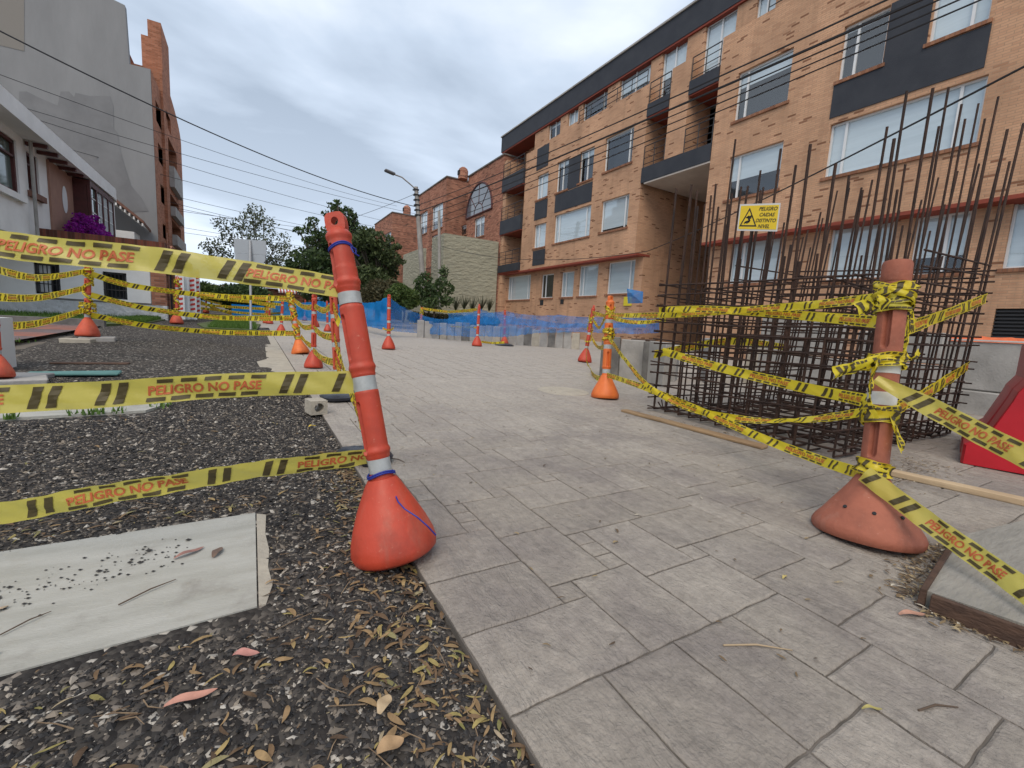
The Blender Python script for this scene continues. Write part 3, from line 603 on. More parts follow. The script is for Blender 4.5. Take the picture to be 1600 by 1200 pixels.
# house A with the arched window
XA1=13.0; yA0,_=hp(*Z4(866,60),XA1); zA=float(at(*Z4(820,30),X=XA1)[2]); yA1=hp(*Z4(645,130),XA1)[0]
wa=rect(Z4,680,385,495,738,XA1); wb=rect(Z4,540,450,505,600,XA1); wb=(max(wb[0],wa[1]+.3),min(wb[1],yA1-.3),wb[2],wb[3])
tA=townhouse('red brick townhouse with large half round arched window, next to the apartment building',XA1,yL0+.05,yA1,zA,[(*wa,.3),(*wb,.3)],(724,264,yA1+.1,.34))
def arch(parent,X,y0,y1,z0,zt,n=24):
    yc=(y0+y1)/2; r=(y1-y0)/2; zs=z0; rz=zt-z0
    pts=[(yc+r*math.cos(PI*i/n),zs+rz*math.sin(PI*i/n)) for i in range(n+1)]
    m=MB(); out=[(y,z) for y,z in [(y1,z0)]+pts+[(y0,z0)]]
    for k in range(len(out)-1): m.tube([(X,out[k][0],out[k][1]),(X,out[k+1][0],out[k+1][1])],.07,6)
    m.tube([(X,y0,z0),(X,y1,z0)],.06,6)
    for k in (1,2,3): a_=PI*k/4; m.tube([(X,yc+r*.35*math.cos(a_),zs+rz*.35*math.sin(a_)),(X,yc+r*math.cos(a_),zs+rz*math.sin(a_))],.03,5)
    rr=[(X,yc+r*.35*math.cos(PI*i/12),zs+rz*.35*math.sin(PI*i/12)) for i in range(13)]; m.tube(rr,.03,5); m.tube([(X,yc-r,zs),(X,yc+r,zs)],.03,5)
    for f_ in (-.35,.35): m.tube([(X,yc+r*f_,z0),(X,yc+r*f_,zs)],.03,5)
    o=m.build('arched_window',M_maroon,parent)
    g=MB(); g.add([(X+.0,y,z) for y,z in out],[tuple(range(len(out)))]); g.build('pane',mat('tinted_pane',(.10,.12,.15),.08,spec=1.0),o)
p=rect(Z4,640,170,382,788,XA1-.03); arch(tA,XA1-.03,p[0],p[1],float(at(*Z4(640,382),X=XA1)[2]),float(at(*Z4(722,170),X=XA1)[2]))
# house B
XB=12.0; yB0,zBt=hp(*Z4(520,137),XB); yB1=hp(*Z4(352,240),XB)[0]
w1=rect(Z4,432,318,455,494,XB); w2=rect(Z4,362,355,480,403,XB); w3=rect(Z4,430,485,535,470,XB)
townhouse('red brick townhouse with two tall upper windows behind the street lamp',XB,yB0,yB1,zBt,[(*w1,.6),(*w2,.6),(*w3,.5)],(697,300,yB0+1.4,.0))
yC0,zCt=hp(*Z4(200,345),XB-.5); yC1=hp(*Z4(96,412),XB-.5)[0]; XC=XB-.5
w1=rect(Z4,155,475,570,190,XC); w2=rect(Z4,115,500,580,135,XC); w3=rect(Z4,157,600,640,187,XC)
townhouse('farthest red brick townhouse with chimney, above the dense tree',XC,yC0,yC1,zCt,[(*w1,.6),(*w2,.6),(*w3,.5)],(636,323,yC0+.6,.36))
# linking lower parts with grilles
lk=empty('garage_front',(11.5,34,.5),'dark barred garage fronts under the farther townhouses','garage')
MB().box((11.0,26.6,-.3),(12.9,yB1+1,3.6)).build('wall',M_brick2,lk)
g=MB()
for i in range(40): y=27+i*.25; g.tube([(10.95,y,.6),(10.95,y,4.6)],.02,4)
g.tube([(10.95,27,4.6),(10.95,36.8,4.6)],.03,4); g.tube([(10.95,27,2.6),(10.95,36.8,2.6)],.03,4); g.build('grille',M_maroon,lk)
MB().box((10.97,36.9,-.2),(11.5,42,3.9)).build('garage_door',M_dark,lk); MB().box((10.9,42.1,-.2),(11.5,44,4.6)).build('side_wall',M_cream,lk)
# cream textured garden wall (two faces)
cw=MB(); cw.box((9.45,24.35,-.2),(12.95,24.65,5.82)).box((9.45,24.652,-.2),(9.75,26.3,5.8))
thing('garden_wall',cw,M_cream,'tall cream wall of rough textured plaster beside the apartment building','wall')
thing('garden_wall',MB().box((9.75,29.0,-.2),(10.05,33.2,5.6)),M_cream,'narrower cream wall behind the street lamp pole','wall')

# ================================================================== LEFT SIDE
# tall building: gray party wall + brick street face
XT0=-3.72; YT=27.0
tw=empty('apartment_tower',(-5,YT,gz(YT)),'tall brick apartment tower with blank gray plaster side wall','building')
gzv=lambda px,py: (float(at(px,py,Y=YT)[0]),float(at(px,py,Y=YT)[2]))
a1=gzv(195,8); a2=gzv(202,100); a3=gzv(235,108)
pts=[(-22,a1[1]+1.6),(-8,a1[1]+.7),(a1[0],a1[1]),(a2[0],a2[1]),(a3[0],a3[1]),(XT0,-.5),(-22,-.5)]
m=MB(); n=len(pts); m.add([(x,YT,z) for x,z in pts]+[(x,YT+.3,z) for x,z in pts],[tuple(range(n))[::-1],tuple(range(n,2*n))]+[(i,(i+1)%n,(i+1)%n+n,i+n) for i in range(n)])
m.build('party_wall',M_grayp,tw)
# stain and paint patches on it (thin plaster repairs)
def patch(pp,mt,name='plaster_patch',d=.012):
    q=[gzv(x,y) for x,y in pp]; k=len(q); MB().add([(x,YT-d,z) for x,z in q]+[(x,YT-.001,z) for x,z in q],[tuple(range(k))]+[(i,(i+1)%k,(i+1)%k+k,i+k) for i in range(k)]).build(name,mt,tw)
patch([(-60,-60),(38,-60),(38,80),(0,71),(-60,55)],mat('beige_patch',(.22,.205,.185),.95))
patch([(30,143),(42,143),(60,152),(90,165),(95,143),(108,143),(116,152),(118,145),(140,150),(172,150),(177,165),(178,200),(184,208),(188,235),(196,262),(205,290),(222,310),(232,330),(200,332),(150,300),(60,240),(30,200)],M_grayp2)
# street face (brick), receding; windows openings
fb=MB(); ts=[]
for (xl,yt,yb,xr) in ((728,465,555,760),(740,665,745,770),(752,860,940,783),(762,1045,1110,795)):
    r=rect(Z1,xl,yt,yb,xr,XT0); r=(min(r[0],r[1])+.0,max(r[0],r[1]),r[2],r[3]); ts.append((r[0],r[1],r[2],r[3]))
zt=a3[1]; yT1=float(at(*Z1(765,800),X=XT0)[1])
def facadeP(mb,X,*a,**k):
    q=MB(); facade(q,X,*a,**k)   # faces +X: mirror the winding and the reveals
    mb.add([(X-(v[0]-X),v[1],v[2]) for v in q.v],[f[::-1] for f in q.f])
facadeP(fb,XT0,YT+.01,yT1,-.5,zt,ts,depth=.35)
fb.box((XT0-6,yT1,-.5),(XT0-.002,yT1+.2,zt))
st=lambda px,py,Y: at(px,py,Y=Y)
q0=st(220,53,YT+3.5); q1=st(230,30,YT+3.6)
fb.box((float(q0[0]),YT+3.5,zt-1.5),(XT0-.001,YT+3.55,float(q0[2]))).box((float(q1[0]),YT+3.56,zt-1.6),(XT0-.002,YT+6.0,float(q1[2])))
fb.box((-9,YT+1,zt-.5),(-5.0,YT+8,a1[1]-.5))
fb.build('brick_face',M_brick3,tw)
XR=XT0+.12; yR0=yT1; yR1=float(at(284,250,X=XR)[1]); zr=float(at(258,124,X=XR)[2]); zr2=min(zr-1.5,float(at(280,190,X=XR)[2])); hb=[]; cb=MB()
for (xl,yt,yb,xr_) in ((787,640,860,832),(797,905,1005,840),(805,1030,1145,850),(775,470,575,800)):
    r=rect(Z1,xl,yt,yb,xr_,XR); hb.append((max(min(r[0],r[1]),yR0+.05),min(max(r[0],r[1]),yR1-.3),r[2],r[3]))
facadeP(cb,XR,yR0,yR1,-.5,zr2,hb,depth=.9)
n=16; top=[(yR0+(yR1-yR0)*math.sin(PI/2*i/n),zr2+(zr-zr2)*math.cos(PI/2*i/n)) for i in range(n+1)]
for i in range(n): (ya_,za_),(yb_,zb_)=top[i],top[i+1]; cb.add([(XR,ya_,zr2),(XR,yb_,zr2),(XR,yb_,zb_),(XR,ya_,za_),(XR-6,yb_,zb_),(XR-6,ya_,za_)],[(0,1,2,3),(3,2,4,5)])
cb.box((XR-6,yR0,-.5),(XR-.001,yR0+.04,zr)); cb.box((XR-6,yR1-.04,-.5),(XR-.001,yR1,zr2))
cb.build('rounded_bay',M_brick3,tw)
for r in hb[:3]:
    zz_=r[2]; c=MB().box((XR-.2,r[0]-.05,zz_),(XR+.22,r[1]+.1,zz_+(r[3]-r[2])*.42)); c.build('balcony',M_conc,tw)
for r in hb: MB().box((XR-.92,r[0],r[2]),(XR-.88,r[1],r[3])).build('window',M_dark,tw)
for r in ts: MB().box((XT0-.34,r[0],r[2]),(XT0-.3,r[1],r[3])).build('window',mat('tinted_pane',(.1,.12,.15)),tw)
# front garden wall with brick coping and barred windows
YW=17.0
fw_=empty('front_wall',(-4,YW,gz(YW)),'white garden wall with brick coping and two barred windows','wall')
def rx(xl,yt,yb,xr,Y,fn=lambda x,y:(x,y)):
    a=at(*fn(xl,yt),Y=Y); b=at(*fn(xl,yb),Y=Y); c=at(*fn(xr,yt),Y=Y); return (float(a[0]),float(c[0]),float(b[2]),float(a[2]))
w1=rx(52,410,458,92,YW); w2=rx(160,424,466,197,YW)
def facadeY(mb,Y,x0,x1,z0,z1,holes,depth=.18):
    xs=sorted({x0,x1,*[v for h in holes for v in h[:2]]}); zs=sorted({z0,z1,*[v for h in holes for v in h[2:4]]})
    for i in range(len(xs)-1):
        for j in range(len(zs)-1):
            xc,zc_=(xs[i]+xs[i+1])/2,(zs[j]+zs[j+1])/2
            if any(h[0]<xc<h[1] and h[2]<zc_<h[3] for h in holes): continue
            mb.add([(xs[i],Y,zs[j]),(xs[i+1],Y,zs[j]),(xs[i+1],Y,zs[j+1]),(xs[i],Y,zs[j+1])],[(0,1,2,3)])
    for a,b,c,e in holes:
        d=depth; mb.add([(a,Y,c),(b,Y,c),(b,Y,e),(a,Y,e),(a,Y+d,c),(b,Y+d,c),(b,Y+d,e),(a,Y+d,e)],[(4,5,1,0),(5,6,2,1),(6,7,3,2),(7,4,0,3)])
zc0=float(at(52,372,Y=YW)[2]); xr=float(at(258,400,Y=YW)[0]); zl=float(at(100,466,Y=YW)[2])
m=MB(); facadeY(m,YW,-12,xr-.38,zl,zc0-.005,[w1,w2]); m.box((xr-.37,YW+.02,-.2),(xr-.36,YW+3,zc0)); m.build('upper_wall',M_white,fw_)
MB().box((-12,YW-.03,-.2),(xr,YW+.2,zl-.05)).build('rough_base',M_rough,fw_)
MB().box((-12,YW-.04,zl-.05),(xr-.38,YW+.05,zl)).build('dark_ledge',M_conc2,fw_)
MB().box((xr-.36,YW-.02,zl-.04),(xr,YW+.2,zc0)).build('brick_pier',M_brick2,fw_)
MB().box((-4.95,YW-.08,zc0),(xr+.02,YW+.3,zc0+.27)).box((xr-.28,YW+.302,zc0-.1),(xr+.02,YW+7,zc0+.27)).build('brick_coping',M_coping,fw_)
for r in (w1,w2):
    m=MB(); x0,x1,z0,z1=r
    m.box((x0,YW+.05,z0),(x1,YW+.09,z0+.05)).box((x0,YW+.05,z1-.05),(x1,YW+.09,z1)).box((x0,YW+.05,z0),(x0+.05,YW+.09,z1)).box((x1-.05,YW+.05,z0),(x1,YW+.09,z1))
    for k in range(1,6): x=x0+(x1-x0)*k/6; m.tube([(x,YW+.03,z0),(x,YW+.03,z1)],.012,5)
    for k in (1,2): z=z0+(z1-z0)*k/3; m.tube([(x0,YW+.03,z),(x1,YW+.03,z)],.012,5)
    o=m.build('barred_window',M_blackmetal,fw_)
    MB().box((x0,YW+.15,z0),(x0+(x1-x0)*(.55 if r is w1 else 0.02),YW+.17,z1)).build('curtain',M_alu,o); MB().box((x0-.1,YW+.4,z0-.1),(x1+.1,YW+.42,z1+.1)).build('room_shade',M_dark,o)
# arched gate on the return side
ga=empty('arched_gate',(xr,YW+1.5,gz(YW)),'brown brick arch with dark gate at the end of the white wall','gate')
m=MB(); ga0,ga1=YW+.45,YW+2.3; hh=1.78
facade(m,xr+.03,YW+.2,ga0,-.1,3.0,[]); facade(m,xr+.03,ga1,YW+7,-.1,2.6,[])
nseg=14; yc=(ga0+ga1)/2; r0=(ga1-ga0)/2; r1=r0+.28
for i in range(nseg):
    a,b=PI*i/nseg,PI*(i+1)/nseg
    q=[(xr+.06,yc+r_*math.cos(t_),hh+r_*.8*math.sin(t_)) for r_,t_ in ((r0,a),(r1,a),(r1,b),(r0,b))]; q2=[(x-.35,y,z) for x,y,z in q]
    m.add(q+q2,[(0,1,2,3),(7,6,5,4),(1,0,4,5),(2,1,5,6),(3,2,6,7),(0,3,7,4)])
m.box((xr-.3,YW+.2,-.1),(xr+.02,ga0,hh)).box((xr-.3,ga1,-.1),(xr+.02,ga1+.4,hh))
m.build('brick_arch',M_brick2,ga); MB().box((xr-.2,ga0,-.1),(xr-.15,ga1,hh+.8)).build('gate_leaf',M_dark,ga)
# white house
XH=-4.9
hw=empty('white_house',(XH,19,gz(19)),'white stucco house with sloping eave, dark red bay window and overhanging upper floor','house')
m=MB(); zb=2.45
hwn=[]
r=rect(Z1,0,640,870,85,XH); r=(min(r[0],r[1]),max(r[0],r[1]),r[2],r[3]);
h1=(14.3,float(yat(28,250,XH,4)),float(at(20,300,X=XH)[2]),float(at(20,217,X=XH)[2]))
h2y=(yat(43,250,XH,4),yat(61,280,XH,4)); h2=(h2y[0],h2y[1],float(at(52,301,X=XH)[2]),float(at(45,238,X=XH)[2]))
facadeP(m,XH,13.0,23.4,zb,5.1,[h1,h2])
m.box((XH-8,13.0,zb),(XH-.001,13.2,6.6)); m.box((XH-8,23.2,-.1),(XH-.001,23.4,5.1)); m.box((XH-8,17.3,-.1),(XH-.2,17.5,zb)); m.box((XH-8,13.0,zb-.12),(XH,23.4,zb-.001))
m.build('wall',M_white,hw)
for r in (h1,h2):
    y0,y1,z0,z1=r; f=MB(); X=XH-.1
    f.box((X,y0,z0),(X+.06,y1,z0+.08)).box((X,y0,z1-.08),(X+.06,y1,z1)).box((X,y0,z0),(X+.06,y0+.08,z1)).box((X,y1-.08,z0),(X+.06,y1,z1)).box((X,(y0+y1)/2-.03,z0),(X+.06,(y0+y1)/2+.03,z1)).box((X,y0,z0+(z1-z0)*.68),(X+.06,y1,z0+(z1-z0)*.72))
    o=f.build('window',M_maroon,hw); MB().box((X-.02,y0,z0),(X,y1,z1)).build('pane',mat('sky_pane',(.10,.14,.13),.05,spec=1.0),o)
    MB().box((XH+.001,y0-.1,z0-.16),(XH+.1,y1+.1,z0-.01)).build('sill',M_white if r is h1 else M_tile,o)
# eave: white fascia sloping roof following the street, dark rafter ends beneath
ze=[float(at(0,152,X=XH+.9)[2]),float(at(140,280,X=XH+.9)[2])]
zE=4.75
m=MB(); m.add([(XH+.5,13,zE),(XH+.5,23.0,zE),(XH+.5,23.0,zE+.40),(XH+.5,13,zE+.40),(XH-4,13,zE+2.6),(XH-4,23.0,zE+2.6),(XH-.2,13,zE+.05),(XH-.2,23.0,zE+.05)],[(0,1,2,3),(3,2,5,4),(1,0,6,7),(0,3,4,6),(2,1,7,5)])
m.build('roof_eave',M_white,hw)
for i in range(9):
    y=16.6+i*.72; MB().box((XH+.02,y,zE-.09),(XH+.42,y+.09,zE-.002)).build('rafter',M_maroon,hw)
# rounded end of the roof and column
m=MB(); m.lathe([(1.2,zE-.02),(1.2,zE+.38),(.2,zE+.8)],28,Matrix.Translation((XH-.7,23.0,0))); m.build('rounded_roof_end',M_white,hw,smooth=True)
MB().box((XH+.05,23.2,1.5),(XH+.35,23.5,zE)).build('column',M_white,hw)
m=MB().box((XH+.002,18.0,zb),(XH+.05,19.9,zE-.05)); m.build('brown_wall_panel',mat('tan_plaster',(.33,.19,.14),.9,(.28,.16,.12),3),hw)
m=MB(); m.lathe([(.02,0),(.02,.01)],4); 
ov=MB(); ov.add([(XH+.06,19.1+.22*math.cos(2*PI*i/20),3.85+.40*math.sin(2*PI*i/20)) for i in range(20)],[tuple(range(20))]); ov.build('oval_window',M_alu,hw)
by=MB(); y0,y1=20.0,22.9
by.box((XH+.0,y0,zb),(XH+.45,y1,2.9)).box((XH,y0,4.55),(XH+.45,y1,4.72))
for i in range(5): yy=y0+(y1-y0-.1)*i/4; by.box((XH+.37,yy,2.9),(XH+.45,yy+.1,4.55))
by.box((XH+.0,y0,2.9),(XH+.08,y0+.08,4.6)); by.box((XH,y0+.001,2.9),(XH+.36,y0+.05,4.55))
bo=by.build('bay_window',M_maroon,hw); MB().box((XH+.39,y0+.1,2.9),(XH+.40,y1,4.55)).build('pane',mat('sky_pane',(.1,.14,.13)),bo)
g=MB()
for i in range(12): yy=y0+1.2+i*.14; g.box((XH+.40,yy,2.9),(XH+.42,yy+.025,4.55))
for z in (3.3,3.75,4.2): g.box((XH+.40,y0+.1,z),(XH+.421,y1-.05,z+.03))
g.build('glazing_bar',M_alu,bo)
MB().tube([(XH+.12,16.6,2.0),(XH+.12,16.6,4.9)],.04,8).build('drain_pipe',M_conc,hw)
# second white house: dark rafter roof
h2o=empty('white_house',(-4.9,27,gz(26)),'smaller white house with dark rafter eave, between the bay window house and the tower','house')
MB().box((-9,25.6,-.1),(-4.35,26.8,3.95)).build('wall',M_white,h2o)
e0=at(178,308,Y=25.2); e1=at(241,366,Y=26.8)
m=MB(); m.add([(-5.2,25.3,5.35),(-3.95,25.3,4.3),(-3.95,26.9,4.15),(-5.2,26.9,5.2),(-5.2,25.3,5.5),(-3.95,25.3,4.42),(-3.95,26.9,4.27),(-5.2,26.9,5.35),(-8,25.3,5.5),(-8,26.9,5.35)],[(3,2,1,0),(4,5,6,7),(0,1,5,4),(1,2,6,5),(8,4,7,9)]); m.build('roof',M_tile,h2o)
m=MB()
for i in range(9): x=-5.15+i*.14; z=5.33-(x+5.2)*.84; m.box((x,25.28,z-.14),(x+.05,26.8,z-.03))
m.build('rafters',M_white,h2o)
MB().box((-4.95,25.56,2.6),(-4.5,25.595,3.6)).build('window',M_dark,h2o)

# ================================================================== VEGETATION
def leafcloud(clusters,n,size,rng,flat=.0,aspect=2.2):
    """small leaf quads spread through a list of (centre, radii) clumps"""
    w_=np.array([r[0]*r[1]*r[2] for _,r in clusters])**(2/3); w_/=w_.sum(); idx=rng.choice(len(clusters),n,p=w_)
    C_=np.array([c for c,_ in clusters])[idx]; Rr=np.array([r for _,r in clusters])[idx]
    d=rng.normal(size=(n,3)); d/=np.linalg.norm(d,axis=1)[:,None]; rad=rng.uniform(.25,1.0,n)**.5*(1+rng.normal(0,.08,n))
    P=C_+d*Rr*rad[:,None]
    a=rng.normal(size=(n,3)); a[:,2]-=.4; a/=np.linalg.norm(a,axis=1)[:,None]; b=np.cross(a,rng.normal(size=(n,3))); b/=np.linalg.norm(b,axis=1)[:,None]
    s_=size*rng.uniform(.6,1.4,n)[:,None]; V=np.stack([P-a*s_*.5*aspect,P+b*s_*.5,P+a*s_*.5*aspect,P-b*s_*.5],1).reshape(-1,3)
    Fc=np.arange(4*n).reshape(n,4); return V,Fc
def leafmat(n,a,b,c): return island_mat(n,[(0,a),(.5,b),(1,c)],.55,spec=.3,transl=.3)
LM=dict(mid2=leafmat('olive_leaves',(.04,.06,.025),(.07,.10,.04),(.12,.155,.06)),
 dark=leafmat('dark_leaves',(.03,.055,.022),(.055,.095,.035),(.10,.15,.05)),
 gray=leafmat('grey_green_leaves',(.07,.085,.055),(.11,.135,.08),(.17,.20,.12)),
 brown=leafmat('brownish_leaves',(.04,.045,.02),(.08,.075,.035),(.12,.10,.05)),
 mid=leafmat('mid_leaves',(.04,.07,.02),(.07,.12,.03),(.13,.18,.05)),
 lime=leafmat('lawn_blades',(.06,.12,.02),(.09,.18,.03),(.15,.24,.06)),
 purple=leafmat('magenta_flowers',(.22,.01,.22),(.36,.015,.34),(.20,.02,.30)))
M_bark=mat('bark',(.06,.048,.038),.9,(.11,.09,.07),8,.6,30)
def tree(name,label,cat,base,trunk_h,clusters,n,size,lm,tr=.12,group=None,aspect=2.2,limbs=True,seed=1):
    rng=np.random.default_rng(seed); t=empty(name,base,label,cat,group); b=Vector(base); R=random.Random(seed)
    m=MB(); top=b+Vector((R.uniform(-.1,.1),R.uniform(-.1,.1),trunk_h)); m.tube([b-Vector((0,0,.1)),b+(top-b)*.5+Vector((.04,0,0)),top],[tr,tr*.8,tr*.6],8)
    if limbs:
        for c,r in clusters:
            c=Vector(c); st=b+(top-b)*R.uniform(.6,1); mid=st+(c-st)*.5+Vector((R.uniform(-.1,.1),R.uniform(-.1,.1),.15*r[2]))
            m.tube([st,mid,c],[tr*.45,tr*.28,tr*.12],5)
            for k in range(3):
                e=c+Vector((R.uniform(-1,1)*r[0],R.uniform(-1,1)*r[1],R.uniform(-.5,1)*r[2]))*.75; m.tube([mid+(c-mid)*R.uniform(.2,.9),e],[tr*.14,tr*.04],4)
    m.build('trunk',M_bark,t)
    V,Fc=leafcloud([(tuple(c),r) for c,r in clusters],n,size,rng,aspect=aspect); V=V-np.array(base)
    o=npmesh('crown',V,Fc,lm,t); return t
def clumps(px_list,Y,thick=1.0,jit=.35,seed=0):
    """clump centres from photo outlines put on a real depth Y with thickness"""
    R=random.Random(seed); o=[]
    for px,py,rp in px_list:
        y=Y+R.uniform(-thick,thick); p=at(px,py,Y=y); r=rp*y/ (F*.86); o.append((tuple(p),(r,r*1.0,r*R.uniform(.6,.9))))
    return o
Yt=30
cl=clumps([(345,405,20),(332,385,16),(358,372,14),(350,350,14),(395,345,16),(398,328,12),(412,350,17),(435,378,18),(425,400,18),(448,392,14),(400,375,16),(385,360,12),(412,412,18),(350,424,14),(330,412,12),(440,410,14),(372,350,10)],Yt,1.2,seed=2)
tree('street_tree','sparse grey green tree rising behind the back of the road sign','tree',tuple(at(405,498,Y=Yt)),2.2,[(c,(r[0]*.85,r[1]*.85,r[2]*.85)) for c,r in cl],3600,.075,LM['gray'],.13,seed=3)
R0=random.Random(77)
cl=clumps([(540,335,12),(530,350,14),(545,352,14),(520,370,18),(550,368,20),(500,385,18),(530,390,26),(565,390,20),(490,405,20),(515,415,28),(550,415,28),(575,405,20),(480,430,20),(505,440,26),(540,445,30),(575,435,24),(500,460,22),(470,400,12),(470,420,12)],28,1.3,seed=5)
tree('evergreen_tree','tall dense dark green tree behind the leaning orange bollard','tree',tuple(at(530,500,Y=28)),1.6,cl+[((c[0]+R0.uniform(-1,1)*r[0]*1.5,c[1],c[2]+R0.uniform(-.6,1.2)*r[2]*1.4),(r[0]*.4,r[1]*.4,r[2]*.35)) for c,r in cl for _ in range(3)],17000,.10,LM['dark'],.2,seed=5)
cl=clumps([(585,375,14),(598,390,16),(610,405,16),(590,410,22),(570,400,20),(605,425,16),(580,435,22),(560,440,20),(595,445,20),(572,365,10),(560,380,16)],24.5,1.0,seed=8)
tree('leafy_tree','dark green leafy tree left of the farthest brick townhouse','tree',tuple(at(590,500,Y=24.5)),1.6,cl+[((c[0]+R0.uniform(-1,1)*r[0]*1.5,c[1],c[2]+R0.uniform(-.6,1.2)*r[2]*1.4),(r[0]*.4,r[1]*.4,r[2]*.35)) for c,r in cl for _ in range(2)],8500,.10,LM['mid2'],.15,seed=8)
cl=clumps([(592,450,16),(585,462,18),(605,458,16),(575,470,14),(600,472,18),(612,445,10)],21,.7,seed=9)
tree('round_shrub','rounded olive brown shrub behind the blue netting','shrub',tuple(at(592,500,Y=21)),.6,cl,7500,.06,LM['brown'],.06,seed=9)
cl=clumps([(625,455,14),(640,462,14),(618,468,14),(632,472,16),(645,472,10),(612,462,10)],19,.5,seed=10)
tree('bushy_shrub','small mid green shrub between the olive shrub and the street lamp','shrub',tuple(at(630,500,Y=19)),.5,cl,6500,.055,LM['mid'],.05,seed=10)
cl=clumps([(660,450,9),(665,435,8),(672,460,10),(682,450,9),(655,462,9),(668,475,9),(684,470,9),(690,440,7),(694,425,6),(700,450,8),(697,470,9),(655,440,6)],21,.6,seed=11)
cl=[(c,(r[0]*1.25,r[1]*1.2,r[2]*1.6)) for c,r in cl]
tree('flowering_shrub','loose leafy shrub by the two poles before the cream wall','shrub',tuple(at(678,492,Y=21)),.8,cl,2600,.075,LM['dark'],.06,seed=11)
cl=clumps([(360,462,14),(375,455,15),(395,458,16),(410,465,12),(385,470,16),(365,472,12),(402,474,13),(352,455,9)],22,.8,seed=12)
tree('hedge_tree','clipped dark green bush above the blue wrapped planter','bush',tuple(at(385,500,Y=22)),.6,cl,9000,.055,LM['dark'],.08,seed=12)
cl=clumps([(318,450,9),(330,455,10),(345,458,10),(322,462,9),(338,467,8)],26,.6,seed=13)
tree('hedge_bush','light green bush under the striped roof behind the barricades','bush',tuple(at(330,480,Y=26)),.4,cl,4500,.05,LM['mid'],.05,seed=13)
# bougainvillea on the wall
cl=[((-4.5+dx_,19.3+dy_,3.05+dz_),(r,r,r*.8)) for dx_,dy_,dz_,r in ((0,-.9,-.1,.24),(.1,-.4,.14,.26),(0,0,.24,.3),(.15,.5,.02,.3),(.1,.9,.26,.22),(.2,1.3,-.05,.28),(.1,1.8,.1,.22),(.1,2.3,-.1,.22),(.2,-.1,-.1,.3),(.05,2.7,-.12,.16),(.2,.3,.45,.13),(.1,-.6,.33,.12))]
tree('bougainvillea','bright purple bougainvillea spilling over the brown brick coping','plant',(-4.6,19.8,1.6),1.0,cl,4200,.055,LM['purple'],.03,seed=14,aspect=1.1)
# agaves/yucca at the foot of the cream wall
rr=random.Random(4)
for k,(px,py) in enumerate(((712,486),(725,484),(738,487),(752,485),(764,487))):
    b=at(px,py,Y=22.5); m=MB()
    for i in range(34):
        a=rr.uniform(0,2*PI); tl=rr.uniform(.05,.5); Lh=rr.uniform(.5,.95); d=Vector((math.cos(a)*math.sin(tl),math.sin(a)*math.sin(tl),math.cos(tl))); s_=d.orthogonal().normalized()*.03; s2=s_.cross(d).normalized()*.004
        m.add([b-s_,b+s_,b+d*Lh*.6+s_*1.1,b+d*Lh,b+d*Lh*.6-s_*1.1,b+s2],[(0,1,2,4),(4,2,3)])
    thing('sword_plant',m,LM['gray'],'spiky upright sword leaf plant in the row below the cream wall','plant','sword leaf plants below the cream wall',base=tuple(b))
m=MB(); R=random.Random(5)
a=at(650,497,Y=21.8); b=at(772,497,Y=21.8)
V,Fc=leafcloud([((a[0]+(b[0]-a[0])*i/9,21.9,a[2]+.05),(.45,.3,.28)) for i in range(10)],7000,.05,RNG); o=npmesh('low_hedge',V,Fc,LM['brown']); tag(o,'low brownish hedge running below the cream wall','hedge')
# grass blades on lawns
def blades(name,regions,n,h,label,lift=.03):
    V=[];
    for _ in range(n):
        x0,x1,y0,y1=R.choice(regions); x=R.uniform(x0,x1); y=R.uniform(y0,y1); z=gz(y)+lift; a=R.uniform(0,2*PI); hh=h*R.uniform(.5,1.4); w_=.006+h*.03; l=R.uniform(-.4,.4)*hh; l2=R.uniform(-.4,.4)*hh
        V+= [(x-math.cos(a)*w_,y-math.sin(a)*w_,z),(x+math.cos(a)*w_,y+math.sin(a)*w_,z),(x+l,y+l2,z+hh)]
    V=np.array(V); o=npmesh(name,V,np.arange(len(V)).reshape(-1,3),LM['lime']); tag(o,label,'grass',kind='stuff')
blades('lawn_grass',[(-9,-2.95,13.0,17),(-2.9,-2.35,14.4,17),(-.95,.1,13.3,16.5),(-.95,-.1,15,18)],26000,.09,'green lawn grass in front of the white wall')
blades('slab_weeds',[(-1.0,-.82,3.66,3.72),(-.9,-.72,3.66,3.76),(-.62,-.5,3.78,3.92),(-1.25,-1.2,3.62,3.66),(-3.1,-2.6,7.0,7.3),(-2.9,-2.6,8.4,8.8)],150,.045,'short weeds growing along the concrete strip edge',0)

# ================================================================== POLES, WIRES
def pole(px0,py0,px1,py1,Y,r0,r1,name,label,cat):
    b=at(px0,py0,Y=Y); t_=at(px1,py1,Y=Y); b=t_+(b-t_)*((t_[2]-gz(Y))/(t_[2]-b[2])); o=empty(name,tuple(b),label,cat); MB().tube([b,t_],[r0,r1],12).build('pole',M_conc,o,smooth=True); return o,b,t_
lo,lb,lt=pole(664,485,650,292,24.0,.17,.10,'street_lamp','concrete street lamp pole with curved arm reaching over the road','street lamp')
arm=[at(650,296,Y=24),at(640,287,Y=24),at(628,277,Y=24),at(612,271,Y=24)]
MB().tube(arm,.035,8).build('lamp_arm',M_conc,lo,smooth=True)
h0=at(616,272,Y=24); h1_=at(602,266,Y=24); d=(h1_-h0); m=MB(); mm_=Matrix.Translation((h0+h1_)/2)@d.to_track_quat('X','Z').to_matrix().to_4x4(); m.bevbox((d.length*1.15,.28,.12),mm_,.04); m.build('lamp_head',mat('lamp_grey',(.12,.12,.13),.5),lo)
m=MB()
for k in range(6): p_=lt+(lb-lt)*(.02+.035*k); m.box((p_[0]-.16,p_[1]-.12,p_[2]-.04),(p_[0]+.12,p_[1]+.12,p_[2]+.03))
